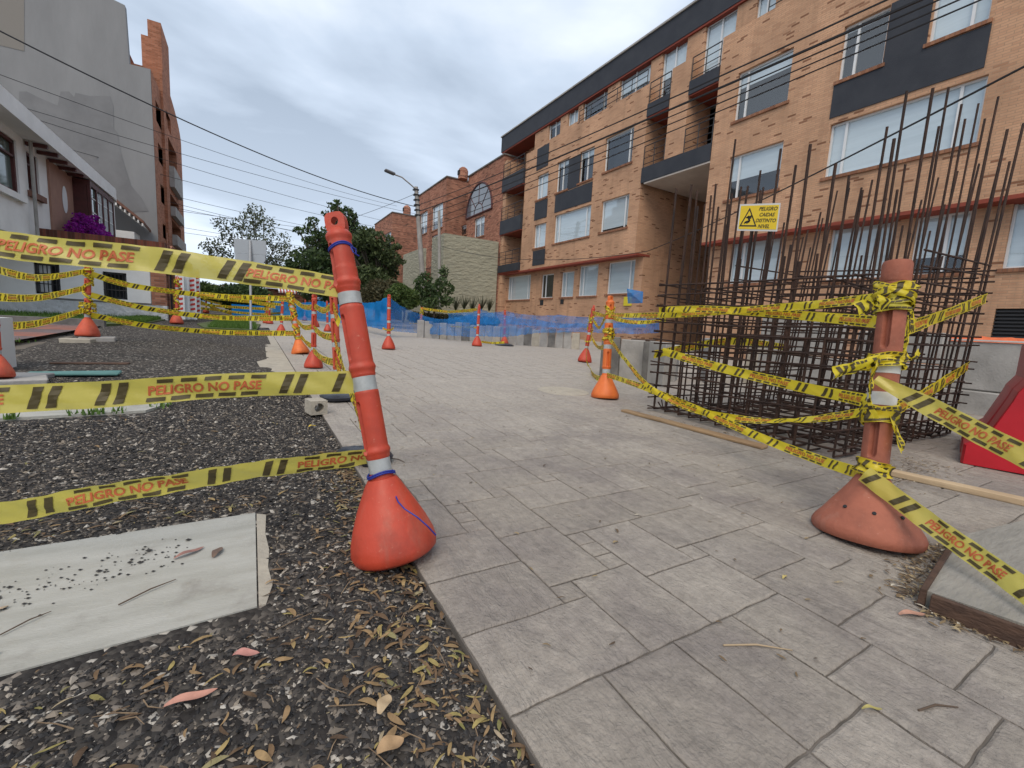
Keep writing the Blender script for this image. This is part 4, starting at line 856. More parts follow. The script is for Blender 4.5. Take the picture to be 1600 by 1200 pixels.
m.build('insulator_rack',M_blackmetal,lo)
p2,pb,pt=pole(687,482,686,330,22.6,.09,.07,'utility_pole','thin grey utility pole in front of the cream wall corner','pole')
M_wire=mat('black_wire',(.012,.012,.014),.6)
WIR=[0]
def wire(a,b,sag,r,label,group=None,n=24,mid=None):
    pts=[a.lerp(b,i/n)+Vector((0,0,-sag*4*(i/n)*(1-i/n))) for i in range(n+1)]
    thing('power_cable',MB().tube(pts,r,5),M_wire,label,'cable',group,base=tuple(a))
wire(dp(-60,18,11),dp(650,323,26.5),.55,.022,'thickest black cable crossing the sky from top left to the street lamp')
G='overhead cables on the left'
for i,(y0,d0,x1,y1) in enumerate(((106,14,560,316),(150,15,640,338),(160,15,600,352),(196,16,600,362),(232,17,560,372),(238,17,520,378),(262,18,600,385),(285,19,640,372),(300,20,560,396),(318,22,600,400))):
    wire(dp(-50,y0-8,d0),dp(x1+60,y1+6,40),.35,.011,'thin grey overhead cable fanning over the left houses towards the far trees',G)
wire(dp(520,350,30),dp(655,300,26.5),.1,.012,'thin cable running from the tree top up to the lamp pole')
G='overhead cables on the right'
for i,(x1,y1,r) in enumerate(((1330,0,.016),(1380,0,.026),(1400,4,.014),(1440,0,.014),(1450,10,.014))):
    a=dp(655,320+i*10,25.5); p1=dp(x1,y1,7.2); b=a+(p1-a)*1.45
    wire(a,b,.30,r,'black cable of the bundle climbing from the lamp pole past the apartment front',G)
a=at(700,430,Y=24.2); p1=dp(1340,265,6.0); wire(at(1010,393,X=12.9),dp(1700,52,4.0),.12,.013,'low black cable sagging across the apartment windows behind the rebar')
wire(at(690,385,Y=24.2),at(1010,393,X=12.9)+Vector((0,0,0)),.5,.012,'thin slack cable along the cream wall to the apartment corner')

# ================================================================== BOLLARDS
def bollard_proto(kind):
    """tube with slots and bands on a weighted cone, local z up, 1.07 m tall"""
    body={'red':M_or,'worn':M_orw,'faded':M_terra,'bright':M_orb}[kind.split('_')[0]]
    r=empty('traffic_bollard',(0,0,0))
    if kind=='faded': prof=[(.0,.0),(.168,.0),(.176,.012),(.178,.03),(.170,.048),(.150,.075),(.125,.115),(.098,.155),(.072,.195),(.056,.225),(.050,.235),(.0,.236)]
    elif kind=='bright': prof=[(0,0),(.132,0),(.142,.012),(.142,.04),(.125,.085),(.10,.135),(.076,.18),(.058,.222),(.05,.24),(0,.241)]
    else: prof=[(0,0),(.115,0),(.126,.010),(.129,.03),(.124,.060),(.109,.105),(.090,.150),(.070,.19),(.052,.225),(.042,.24),(0,.241)]
    def wob(rr,z,an): 
        return rr*(1+.012*math.sin(3*an+z*20)+(.010*noise.noise(Vector((math.cos(an)*2,math.sin(an)*2,z*9)))))
    MB().lathe(prof,48,None,wob).build('cone_base',body,r,smooth=True)
    tr=.0435 if kind in('faded','bright') else .036
    slots=[(.31,.49),(.60,.76),(.83,.98)] if kind!='faded' else [(.30,.46),(.72,.90)]
    def slot(rr,z,an):
        for si,(a,b) in enumerate(slots):
            for c0 in ((0.15+PI*1.20),(.15+PI*.30)) :
                da=(an-c0+PI)%(2*PI)-PI; half=.20
                if abs(da)<half*1.6:
                    # rounded slot ends
                    zz=max(a+.02-z,0,z-(b-.02)); e=math.hypot(da*tr, zz)
                    k=max(0,min(1,(half*tr+.004-e)/.004))
                    if a-.01<z<b+.01 and rr>.03: rr-=k*.022
        return rr
    zs=[]; z=.235
    rings={'red':((.275,.045),(.55,.05),(.80,.04)), 'worn':((.275,.045),(.55,.05),(.80,.04)),'bright':((.275,.045),(.55,.05),(.80,.04)),'faded':()}[kind]
    while z<.985: zs.append(z); z+=.0055
    prof=[]
    for z in zs:
        rr=tr
        if kind!='faded':
            for c,_ in ((.28,0),(.535,0),(.80,0)):
                if abs(z-c)<.024: rr=tr-.004          # seat of the band
            for c in (.325,.585,.85):
                if abs(z-c)<.012: rr=tr+.0045*(math.cos((z-c)/.012*PI/2))
            if z>.90: rr=tr*(1-.04)
        else: rr=.0445
        prof.append((rr,z))
    top=prof[-1][0]
    if kind!='faded': prof+= [(top+.004,.99),(top+.004,1.0),(top-.004,1.012),(top-.012,1.02),(0,1.021)]
    else: prof+= [(.0445,.99),(.043,.992),(0,.993)]
    MB().lathe(prof,96,None,slot).build('tube',body,r,smooth=True)
    bands=((.28,.042),(.535,.044),(.80,.036)) if kind!='faded' else ((.535,.05),(.66,.055))
    for c,h in bands:
        rb=(tr-.002 if kind!='faded' else .046); MB().lathe([(rb-.004,c-h/2),(rb,c-h/2),(rb,c+h/2),(rb-.004,c+h/2)],40).build('reflective_band',M_refl if kind!='faded' else M_reflw,r,smooth=True)
    c=MB()
    if kind!='faded':
        # flattened handle block with a keyhole through it
        nn=20; ow,oh,hw_,hh_=.030,.032,.011,.013; zc=1.036; o_=[];i_=[]
        for i in range(nn):
            a=2*PI*i/nn; cx_,sy_=math.cos(a),math.sin(a); k=(abs(cx_)**4+abs(sy_)**4)**-.25
            o_.append((ow*cx_*k,zc+oh*sy_*k)); i_.append((hw_*cx_,zc+.004+hh_*sy_))
        vs=[(x,y,z) for y in (-.016,.016) for L__ in (o_,i_) for x,z in L__]; fs=[]
        for i in range(nn):
            j=(i+1)%nn; fs+=[(i,j,nn+j,nn+i),(2*nn+j,2*nn+i,3*nn+i,3*nn+j),(j,i,2*nn+i,2*nn+j),(nn+i,nn+j,3*nn+j,3*nn+i)]
        c.add(vs,fs); c.lathe([(tr*.86,1.0),(tr*.8,1.008),(tr*.5,1.014),(0,1.016)],24)
    else: c.lathe([(.046,.985),(.0475,.99),(.0475,1.055),(.044,1.066),(.03,1.07),(0,1.071)],40)
    c.build('cap',body if kind!='faded' else M_terra,r,smooth=True)
    if kind=='faded':
        m=MB()
        for a in (3.6,4.3,5.0,5.7,.8,2.2):
            p_=Vector((.128*math.cos(a),.128*math.sin(a),.112)); nrm=Vector((math.cos(a)*.75,math.sin(a)*.75,.62)).normalized()
            m.lathe([(.0065,0),(.0065,.0035),(.004,.0045)],12,Matrix.Translation(p_)@nrm.to_track_quat('Z','X').to_matrix().to_4x4())
        m.build('bolt_hole',M_dark,r)
    return r
protos={k:bollard_proto(k) for k in ('red','worn','faded','bright')}
used={k:False for k in protos}
BOLL={}
def bollard(key,kind,bp_,tp_,label,d=None,off=0.0,rot=0,H=None,group='plastic traffic bollards along the works'):
    b=at(*bp_,off=off) if d is None else dp(*bp_,d)
    t_=dp(*tp_,depth(b)); 
    if H: t_=b+(t_-b).normalized()*H
    ax=(t_-b); L_=ax.length; ax.normalize()
    o=protos[kind] if not used[kind] else copy_tree(protos[kind]); used[kind]=True
    q=Vector((0,0,1)).rotation_difference(ax); o.rotation_mode='QUATERNION'; o.rotation_quaternion=q@Matrix.Rotation(rot,3,'Z').to_quaternion(); o.location=b; s_=L_/1.07; o.scale=(s_,)*3
    tag(o,label,'bollard',group); BOLL[key]=(b,ax,s_,L_); return o
def on(key,f,r=.05,px=None):
    """point on the bollard at fraction f of its height"""
    b,ax,s_,L_=BOLL[key]; return b+ax*(L_*f)
bollard('near','red',(618,866),(523,333),'largest orange red bollard in the foreground, leaning left at the path edge',rot=-.5)
bollard('right','faded',(1353,838),(1403,408),'faded terracotta bollard at right with yellow tape knotted around it',rot=-.70)
bollard('mid','bright',(945,622),(954,462),'bright orange bollard with wide cone, left of the rebar cage',rot=.3)
bollard('s910','red',(913,566),(928,477),'leaning red bollard just behind the bright orange one',rot=1)
bollard('c607','red',(607,546),(608,460),'lone orange bollard standing mid path before the blue netting',rot=2)
bollard('c745','red',(745,541),(749,475),'red bollard in front of the concrete planks, wrapped in blue netting',rot=1)
bollard('c787','worn',(788,538),(789,484),'slim bollard on a flat black base before the concrete planks')
bollard('c658','bright',(657,521),(659,480),'small yellow wrapped bollard behind the thin blue netting')
bollard('left','worn',(137,526),(137,402),'worn bollard wrapped in yellow tape, raised on stone blocks at left',off=.075,rot=.4)
bollard('edge','worn',(-2,590),(-12,440),'bollard cut by the left picture edge, its cone on grey stone slabs',off=.06)
bollard('yel','bright',(470,553),(452,455),'leaning bollard wrapped in yellow tape at the left edge of the path')
bollard('c490','red',(490,575),(491,460),'upright orange bollard right beside the leaning yellow wrapped one',rot=.6)
bollard('c440','red',(439,521),(442,462),'orange bollard at the path edge beyond the yellow wrapped one')
bollard('c422','red',(421,506),(421,460),'distant orange bollard farthest left of the path edge group',rot=1)
bollard('c418','worn',(416,505),(418,462),'distant worn bollard touching the farthest orange one')
bollard('c494','red',(493,511),(494,462),'distant red bollard partly hidden behind the upright orange one')
bollard('c512','red',(512,518),(511,470),'distant bollard in front of the blue net, left of the large leaning one')
bollard('c476','red',(476,501),(477,468),'tiny distant bollard at the far end of the path')
bollard('c275','worn',(276,506),(277,432),'red bollard by the arched gate, wrapped in tape')
bollard('c308','worn',(307,497),(308,452),'bollard behind the striped barricade boards')
bollard('c322','worn',(322,489),(322,452),'tiny bollard beyond the barricade boards at left')
bollard('c1032','red',(1017,516),(1018,488),'small bollard standing behind the concrete blocks near the passage')
bollard('c814','red',(814,506),(814,482),'tiny red bollard behind the netting by the brick wall')
bollard('maroon','worn',(530,628),(520,450),'dark maroon bollard on a black rubber base, hidden behind the foremost one',rot=.3)
for ch in [c for c in bpy.data.objects if c.name.startswith('cone_base') and c.parent and c.parent.get('label','').startswith('dark maroon')]: bpy.data.objects.remove(ch)
bollard('offl','worn',(-330,760),(-360,330),'bollard outside the left picture edge holding the foreground tapes') if False else None
for k,u in used.items():
    if not u: bpy.data.objects.remove(protos[k])
# reflective square & cord on the near one
b,ax,s_,L_=BOLL['near']
def ringcord(key,f,rad,m_,name,label,r=.004,tails=()):
    b,ax,s_,L_=BOLL[key]; c=b+ax*L_*f; u=ax.orthogonal().normalized(); v=ax.cross(u); mb=MB(); pts=[c+(u*math.cos(a)+v*math.sin(a))*rad+ax*.006*math.sin(2*a) for a in [2*PI*i/28 for i in range(29)]]
    mb.tube(pts,r,6); mb.tube([p_+ax*r*1.8 for p_ in pts],r,6)
    for t_ in tails: mb.tube(t_,r*.8,5)
    return thing('rope',mb,m_,label,'rope')
dn=depth(b)
ringcord('near',.895,.0375,M_blue,'blue_cord','blue cord tied around the neck of the foremost bollard',.003,[[dp(548,385,dn-.045),dp(556,389,dn-.03),dp(556,398,dn-.03)],[dp(548,386,dn-.045),dp(552,394,dn-.045),dp(561,400,dn-.03)]])
ringcord('near',.235,.043,M_blue,'blue_cord','blue cord looped above the cone of the foremost bollard with its loose tail',.003,[[dp(617,772,dn-.045),dp(622,784,dn-.075),dp(632,795,dn-.095),dp(652,808,dn-.105),dp(668,822,dn-.10),dp(681,836,dn-.08)]])
V3=Vector
# stone / timber bases
def block(px,py,size,rot,m_,name,label,cat,off=0,bev=.008,group=None,tilt=(0,0),pos=None):
    p_=at(px,py) if pos is None else pos; M4=Matrix.Translation(p_+Vector((0,0,size[2]/2+off)))@Matrix.Rotation(rot,4,'Z')@Matrix.Rotation(tilt[0],4,'X')@Matrix.Rotation(tilt[1],4,'Y')
    return thing(name,MB().bevbox(size,M4,bev,.004),m_,label,cat,group,base=tuple(p_))
bl_=BOLL['left'][0]; gl_=gz(bl_[1])+gh(bl_[0],bl_[1]); block(0,0,(.40,.32,.085),.15,M_conc,'stone_block','pale stone slab under the left tape wrapped bollard, right side','stone',0,pos=V3((bl_[0]+.10,bl_[1]+.05,bl_[2]-.086)))
block(0,0,(.34,.2,.07),-.1,M_mortar,'stone_block','tan stone slab under the left tape wrapped bollard, nearer side','stone',0,pos=V3((bl_[0]-.05,bl_[1]-.24,bl_[2]-.088)))
block(8,600,(.46,.36,.05),.3,M_conc,'stone_slab','grey stone slab under the bollard at the left picture edge','stone')
block(30,594,(.3,.3,.045),-.3,M_grayp,'stone_slab','smaller grey slab beside the stone slab at the left picture edge','stone',.002)
block(118,587,(.62,.16,.025),.02,mat('teal_board_paint',(.10,.25,.24),.7,(.07,.18,.17),5,.3),'painted_board','teal painted board lying on the gravel','board',.01)
block(143,569,(.62,.10,.02),-.08,M_woodd,'wooden_board','thin dark wooden board half buried behind the teal board','board',.0)
# white framed panel at the left edge
p_=at(4,580)+V3((-.16,0,0)) if False else at(-22,580); m=MB(); z0=gz(p_[1])+0; m.box((p_[0]-.5,p_[1]-.02,z0),(p_[0]+.02,p_[1]+.10,z0+.50)); 
fr=empty('utility_box',(p_[0],p_[1],z0),'white framed low panel cut by the left picture edge','box'); 
MB().box((p_[0]+.02,p_[1],z0),(p_[0]+.08,p_[1]+.35,z0+.47)).box((p_[0]-.6,p_[1],z0+.43),(p_[0]+.02,p_[1]+.35,z0+.47)).build('frame',M_alu,fr); MB().box((p_[0]-.6,p_[1]+.05,z0),(p_[0]+.018,p_[1]+.3,z0+.428)).build('panel',M_woodd,fr)
# perforated concrete block
p_=at(499,648); m=MB(); n=24; rO=.022; hw_=.05
M4=Matrix.Translation((p_[0],p_[1],p_[2]+.05))@Matrix.Rotation(.2,4,'Z'); L0=.14
def sq(a):
    c_,s__=math.cos(a),math.sin(a); k=hw_/max(abs(c_),abs(s__)); return c_*k,s__*k
vs=[]
for yy in (0,L0):
    for i in range(n): a=2*PI*i/n; x,z=sq(a); vs.append(M4@Vector((x*1.15,yy,z)))
    for i in range(n): a=2*PI*i/n; vs.append(M4@Vector((.033*math.cos(a),yy,.033*math.sin(a))))
fs=[]
for i in range(n):
    j=(i+1)%n; fs+=[(i,j,n+j,n+i),(2*n+j,2*n+i,3*n+i,3*n+j),(j,i,2*n+i,2*n+j),(n+i,n+j,3*n+j,3*n+i)]
thing('concrete_block',MB().add(vs,fs),M_mortar,'small concrete block with a round hole at the path edge','concrete block')
# black rubber base / bag under the maroon bollard
p_=at(532,624); m=MB(); m.lathe([(.13,0),(.16,.015),(.165,.035),(.14,.055),(.05,.06)],28,Matrix.Translation(p_),lambda r,z,a:r*(1+.08*math.sin(2*a)+.04*math.sin(5*a)))
M_bag=mat('black_plastic_bag',(.012,.014,.02),.35,(.03,.033,.045),9,.8,14)
thing('rubber_base',m,M_bag,'black rubber ballast wrapped in plastic behind the perforated block','ballast',smooth=True)
m=MB(); p_=at(560,722); 
for i in range(3): m.lathe([(.02,0),(.07,.01),(.085,.04),(.06,.075),(.015,.085)],24,Matrix.Translation(p_+Vector((-.02+.045*i,-.02-.03*i+.05,-.01)))@Matrix.Rotation(i,4,'Z'),lambda r,z,a:r*(1+.16*math.sin(3*a+i)+.08*math.sin(7*a+z*60)))
thing('plastic_bag',m,M_bag,'crumpled dark plastic bag on the gravel behind the foremost bollard','bag',smooth=True)
m=MB(); m.tube([at(566,700)+Vector((0,0,.06)),at(575,702)+Vector((0.0,0,.07)),at(578,722)+Vector((0,0,.04))],.007,6); thing('cord_piece',m,mat('teal_cord',(.02,.32,.28),.6),'short teal cord lying on the dark plastic bag','cord')
m=MB(); m.tube([at(524,588)+Vector((0,0,-.02)),dp(517,460,depth(at(524,588)))],.006,6); thing('steel_rod',m,M_rust,'thin rusty rod standing left of the maroon bollard','rod')
p_=at(788,540); thing('flat_base',MB().lathe([(.26,0),(.27,.02),(.2,.05),(.06,.07)],28,Matrix.Translation(p_)),M_bag,'flat black disc base under the slim bollard','base')

# ================================================================== TAPES
def text2d(s,font_off=.012):
    c=bpy.data.curves.new('lettering','FONT'); c.body=s; c.size=1; c.offset=font_off; c.resolution_u=3; c.align_x='LEFT'
    o=bpy.data.objects.new('lettering',c); col.objects.link(o); bpy.context.view_layer.update(); dg=bpy.context.evaluated_depsgraph_get(); me=bpy.data.meshes.new_from_object(o.evaluated_get(dg))
    V=np.array([v.co[:2] for v in me.vertices]); Fs=[tuple(p.vertices) for p in me.polygons]; bpy.data.objects.remove(o); bpy.data.curves.remove(c); bpy.data.meshes.remove(me)
    V[:,0]-=V[:,0].min(); V[:,1]-=V[:,1].min(); return V,Fs,V[:,0].max(),V[:,1].max()
TXT=text2d('PELIGRO NO PASE',.03)
def ribbon(name,pts,width,label,phase=0.0,ups=None,mt=None,marks=True,letters=True,period=.60,tl=.29,group='yellow warning tapes',wr=.0015,slack=0,bend=.15,cat='warning tape',flip=False,widths=None):
    """a tape: sheet + printed black marks + red lettering, all following one smooth ribbon"""
    P=[Vector(p) for p in pts]; k=len(P)
    if ups is None: ups=[Vector((0,0,1))]*k
    ups=[Vector(u) for u in ups]
    C_=[];U_=[];W_=[]
    wd=widths or [1]*k
    for i in range(k-1):
        p0=P[max(i-1,0)];p1=P[i];p2=P[i+1];p3=P[min(i+2,k-1)]; n=max(4,int((p2-p1).length/.035)); n=min(n,60)
        for j in range(n):
            t=j/n; C_.append(.5*((2*p1)+(p2-p0)*t+(2*p0-5*p1+4*p2-p3)*t*t+(3*p1-p0-3*p2+p3)*t**3)); U_.append(ups[i].lerp(ups[i+1],t)); W_.append(wd[i]+(wd[i+1]-wd[i])*t)
    C_.append(P[-1]);U_.append(ups[-1]);W_.append(wd[-1]); n=len(C_); T=[(C_[min(i+1,n-1)]-C_[max(i-1,0)]).normalized() for i in range(n)]
    UU=[(U_[i]-T[i]*U_[i].dot(T[i])).normalized() for i in range(n)]; NN=[T[i].cross(UU[i]) for i in range(n)]
    s_=[0]
    for i in range(1,n): s_.append(s_[-1]+(C_[i]-C_[i-1]).length)
    s_=np.array(s_); CA=np.array(C_);UA=np.array(UU);NA=np.array(NN);WA=np.array(W_); L_=s_[-1]; ph=random.uniform(0,9)
    def surf(u,v,e=0.0):
        u=np.asarray(u,float);v=np.asarray(v,float); f=lambda A: np.stack([np.interp(u,s_,A[:,q]) for q in range(3)],-1)
        wl=np.interp(u,s_,WA); vv=v*width*wl; h=wr*(np.sin(u*37+ph+v*4)+.7*np.sin(u*83+v*9)+1.2*np.sin(u*13+v*6+ph))+bend*width*(v*v-.1)*np.sin(u*2.2+ph)+.05*width*np.sin(u*5+ph+3*v)
        return f(CA)+f(UA)*vv[...,None]+f(NA)*(h+e)[...,None]
    nu=max(8,min(400,int(L_/.012))); nv=7; uu,vv=np.meshgrid(np.linspace(0,L_,nu),np.linspace(-.5,.5,nv),indexing='ij')
    V=surf(uu.ravel(),vv.ravel()); Fc=np.array([(i*nv+j,(i+1)*nv+j,(i+1)*nv+j+1,i*nv+j+1) for i in range(nu-1) for j in range(nv-1)])
    base=V[0]; t=tag(empty(name,tuple(base)),label,cat,group)
    npmesh('tape_strip',V-base,Fc,mt or M_tape,t,smooth=True)
    if marks:
        mv=[];mf=[];lv=[];lf=[]
        def addgrid(us,ue,v0,v1,slant):
            a=6;b=5
            if us<0 or ue+slant>L_: return
            for e in (.0017,-.0017):
                g=[(us+(ue-us)*i/a+slant*((v0+(v1-v0)*j/b)+.5),v0+(v1-v0)*j/b) for i in range(a+1) for j in range(b+1)]
                q=surf([x for x,_ in g],[y for _,y in g],e); o0=len(mv); mv.extend(q.tolist())
                for i in range(a):
                    for j in range(b): mf.append((o0+i*(b+1)+j,o0+(i+1)*(b+1)+j,o0+(i+1)*(b+1)+j+1,o0+i*(b+1)+j+1))
        u0=-period+phase
        sc=width/.07
        while u0<L_:
            for i in range(5):
                a_=u0+tl*(i/5); addgrid(a_+tl*.03,a_+tl*.165,.27,.42,.02*sc); addgrid(a_-.008*sc,a_+tl*.125,-.42,-.27,.02*sc)
            for q in (tl+.035,tl+.075,tl+.185,tl+.225): 
                q*=1; addgrid(u0+q,u0+q+.022*sc,-.40,.40,.028*sc)
            if letters and u0+tl>0 and u0<L_:
                TV,TF,tw_,th_=TXT; x=u0+TV[:,0]/tw_*tl*.97; y=TV[:,1]/th_*.38-.19; x=x+.012*(y+.19)
                for e in (.0019,-.0019):
                    q=surf(np.clip(x,0,L_),y,e); o0=len(lv); lv.extend(q.tolist())
                    for f in TF:
                        if all(0<x[i]<L_ for i in f): lf.append(tuple(o0+i for i in f))
            u0+=period
        def bld(nm,v,f,m_):
            me=bpy.data.meshes.new(nm); me.from_pydata((np.array(v)-base).tolist(),[],f); me.update(); me.materials.append(m_); o=bpy.data.objects.new(nm,me); col.objects.link(o); o.parent=t
        if mf: bld('black_marks',mv,mf,M_print)
        if lf: bld('red_lettering',lv,lf,M_red)
    return t
V3=Vector
dN=depth(on('near',.7))
# three foreground tapes to the left
ribbon('warning_tape',[dp(-330,330,1.02),dp(-120,362,1.10),dp(60,389,1.15),dp(250,407,1.24),dp(400,428,1.34),dp(534,449,dN)],.071,'highest of the three broad yellow tapes tied to the foremost bollard',phase=.93,ups=[(0,0.2,1)]*6,tl=.30,period=.56,mt=M_tapef,wr=.0024,bend=.06)
ribbon('warning_tape',[dp(-300,640,1.05),dp(-60,627,1.13),dp(150,617,1.2),dp(350,603,1.3),dp(552,597,dN)],.073,'middle one of the three broad yellow tapes tied to the foremost bollard',phase=.68,tl=.29,period=.60,mt=M_tapef,wr=.0024,bend=.06)
ribbon('warning_tape',[dp(-300,830,1.1),dp(0,802,1.2),dp(200,766,1.26),dp(400,735,1.33),dp(572,713,dN)],.066,'lowest of the three broad yellow tapes, its upper edge folded over',phase=.53,ups=[(.15,-.4,1)]*5,tl=.31,period=.60,mt=M_tapef,wr=.0024,bend=.06)
# right: two broad tapes leaving the picture
dR=depth(on('right',.5))
ribbon('warning_tape',[dp(1368,592,dR-.06),dp(1450,634,1.62),dp(1530,677,1.45),dp(1600,712,1.32),dp(1800,810,1.05)],.068,'upper broad yellow tape running from the terracotta bollard off to the right',phase=.21,ups=[(.1,-.3,1)]*5,widths=[.45,1,1,1,1],tl=.27,period=.56,mt=M_tapef,wr=.0022,bend=.08)
ribbon('warning_tape',[dp(1350,740,dR-.05),dp(1430,800,1.6),dp(1520,865,1.42),dp(1600,922,1.26),dp(1780,1050,1.0)],.068,'lower broad yellow tape running from the terracotta bollard off to the right',phase=.24,ups=[(.1,-.3,1)]*5,tl=.27,period=.58,mt=M_tapef,wr=.0022,bend=.08)
dM=depth(on('mid',.5))
ribbon('warning_tape',[dp(948,493,dM),dp(1050,492,3.6),dp(1140,486,3.1),dp(1250,478,2.5),dp(1330,470,2.1),dp(1388,462,dR-.04)],.045,'taut yellow tape from the bright orange bollard to the top of the terracotta one',phase=.1,ups=[(.0,-.2,1)]*6)
ribbon('warning_tape',[dp(1042,484,3.6),dp(1100,483,3.3),dp(1200,489,2.8),dp(1300,497,2.3),dp(1385,504,dR+.05),dp(1420,502,dR+.1)],.052,'yellow tape passing just under the taut one across the rebar front',phase=.28)
ribbon('warning_tape',[dp(1036,549,3.55),dp(1120,573,3.1),dp(1240,602,2.55),dp(1310,617,2.3),dp(1362,628,dR+.1)],.060,'yellow tape slanting down the front face of the rebar cage',phase=.20)
ribbon('warning_tape',[dp(948,522,dM),dp(975,560,4.0),dp(1015,605,3.6),dp(1075,637,3.2),dp(1160,655,2.8),dp(1240,657,2.4),dp(1310,650,2.1),dp(1368,640,dR)],.045,'deeply sagging yellow tape from the bright orange bollard to the terracotta one',phase=.33,ups=[(0,0,1)]*4+[(0,-1,.5)]*2+[(0,-.3,1)]*2)
ribbon('warning_tape',[dp(946,585,dM),dp(1000,603,3.8),dp(1080,635,3.2),dp(1180,680,2.6),dp(1270,715,2.2),dp(1345,740,dR)],.048,'lowest yellow tape between the bright orange bollard and the terracotta one',phase=.05,ups=[(0,-.5,1)]*6)
# rings around the cage
CX0,CX1,CY0,CY1=3.28,5.45,1.36,2.86
ribbon('warning_tape',[(CX0-.03,CY1+.03,1.0),(CX0+.7,CY1+.05,1.06),(CX0+1.6,CY1+.05,1.10),(CX1+.05,CY1+.04,1.12)],.075,'yellow tape along the far side of the rebar cage, near its top',phase=.1)
ribbon('warning_tape',[(CX0-.03,CY1+.04,.60),(CX0+.9,CY1+.06,.74),(CX0+1.5,CY1+.06,.76),(CX1+.05,CY1+.05,.72)],.075,'yellow tape along the far side of the rebar cage, at half height',phase=.3)
ribbon('warning_tape',[dp(1392,522,dR+.25),dp(1440,505,2.55),dp(1500,483,2.95),dp(1542,466,3.35)],.075,'upper yellow tape along the right side of the rebar cage',phase=.05)
ribbon('warning_tape',[dp(1388,645,dR+.2),dp(1440,618,2.5),dp(1480,594,2.85),dp(1513,572,3.2)],.075,'lower yellow tape along the right side of the rebar cage',phase=.15)
# wraps, knots and loose ends around bollards
def wraps(key,f0,f1,turns,w_,label,rad=.052,marks=True,mt=None,seed=0,group='tape wound around bollards',rise=.02):
    R=random.Random(seed); b,ax,s_,L_=BOLL[key]; u=ax.orthogonal().normalized(); v=ax.cross(u); pts=[];ups=[]
    n=int(turns*7)
    for i in range(n+1):
        t=i/n; a=2*PI*turns*t; f=f0+(f1-f0)*(.5-.5*math.cos(PI*2*t*1.2)) if turns>2 else f0+(f1-f0)*t
        rr=rad*s_*(1+R.uniform(-.03,.12)); pts.append(b+ax*(L_*(f+R.uniform(-rise,rise)*.4))+(u*math.cos(a)+v*math.sin(a))*rr); ups.append(ax+(u*R.uniform(-.5,.5)+v*R.uniform(-.5,.5))*1.0)
    return ribbon('wound_tape',pts,w_,label,phase=.1,ups=ups,marks=marks,letters=False,period=.2,tl=.1,wr=.003,bend=.4,mt=mt or M_tape,group=group)
wraps('right',.875,.83,3.2,.05,'crumpled tape wound around the top of the terracotta bollard',seed=1,mt=M_tapeg)
wraps('right',.92,.84,2.2,.035,'second crumpled tape strand wound over the top knot of the terracotta bollard',rad=.06,seed=2)
wraps('right',.62,.66,2.0,.04,'tape wound around the middle of the terracotta bollard',seed=3,rad=.055)
wraps('right',.47,.42,2.3,.06,'tape wound around the terracotta bollard just above its lowest slot',seed=4,rad=.053)
wraps('right',.24,.26,1.6,.045,'tape wound around the foot of the terracotta tube above its cone',seed=5,rad=.053)
d0=dR-.08
for nm,pts,w_,lb,ups in (
 ('loose_tape_end',[dp(1372,563,d0),dp(1345,572,d0-.02),dp(1315,580,d0-.05),dp(1301,584,d0-.06)],.055,'short loose tape end pointing left from the terracotta bollard',[(0,0,1),(0,-.3,1),(0,-.2,1),(0,0,1)]),
 ('loose_tape_end',[dp(1392,650,d0+.04),dp(1398,668,d0+.02),dp(1405,690,d0),dp(1408,706,d0)],.05,'loose tape tail hanging down right of the terracotta bollard',[(1,0,0)]*4),
 ('loose_tape_end',[dp(1385,478,d0),dp(1372,470,d0-.03),dp(1362,485,d0-.04),dp(1352,478,d0-.05),dp(1338,483,d0-.05)],.05,'crumpled pale tape scrap sticking out left of the top knot',[(0,0,1),(.5,0,1),(.5,-.4,.6),(0,0,1),(.3,0,1)]),
 ('loose_tape_end',[dp(1412,478,dR+.03),dp(1424,488,dR+.06),dp(1418,520,dR+.08),dp(1412,555,dR+.08),dp(1428,560,dR+.06),dp(1436,548,dR+.06)],.045,'twisted loose tape dangling behind the right side of the terracotta bollard',[(1,0,0)]*6),
 ('loose_tape_end',[dp(1372,560,d0),dp(1362,590,d0-.01),dp(1358,625,d0),dp(1368,650,d0+.01)],.05,'tape strand running down the front of the terracotta bollard',[(1,.2,0)]*4)):
    ribbon(nm,pts,w_,lb,phase=.05,ups=ups,letters=False,period=.22,tl=.1,wr=.004,bend=.5,group='loose tape ends')
# tape around the mid bollards
wraps('mid',.9,.78,2.5,.03,'tape wound around the top of the bright orange bollard',seed=6,rad=.05)
wraps('mid',.66,.58,3,.035,'tape knot around the middle of the bright orange bollard',seed=7,rad=.058)
wraps('s910',.85,.35,3.5,.03,'tape wound down the leaning red bollard',seed=8,rad=.05)
wraps('left',.85,.28,7,.04,'tape wound all along the worn left bollard',seed=9,rad=.052)
wraps('left',.42,.32,4,.03,'bunched tape knot low on the worn left bollard',seed=19,rad=.085)
wraps('yel',.95,.25,9,.05,'tape wound all over the leaning bollard at the left path edge',seed=10,rad=.05)
wraps('c658',.95,.3,5,.06,'tape wound around the small bollard behind the netting',seed=11,rad=.06)
wraps('c275',.95,.3,6,.05,'tape wound around the bollard by the arched gate',seed=12,rad=.055)
ds=depth(on('s910',.5))
g2='short tapes between the middle bollards'
ribbon('warning_tape',[on('s910',.8),dp(930,505,ds-.5),dp(936,512,ds-1),dp(944,500,dM+.3),on('mid',.85)],.06,'short sagging tape between the leaning red bollard and the bright orange one, top',group=g2)
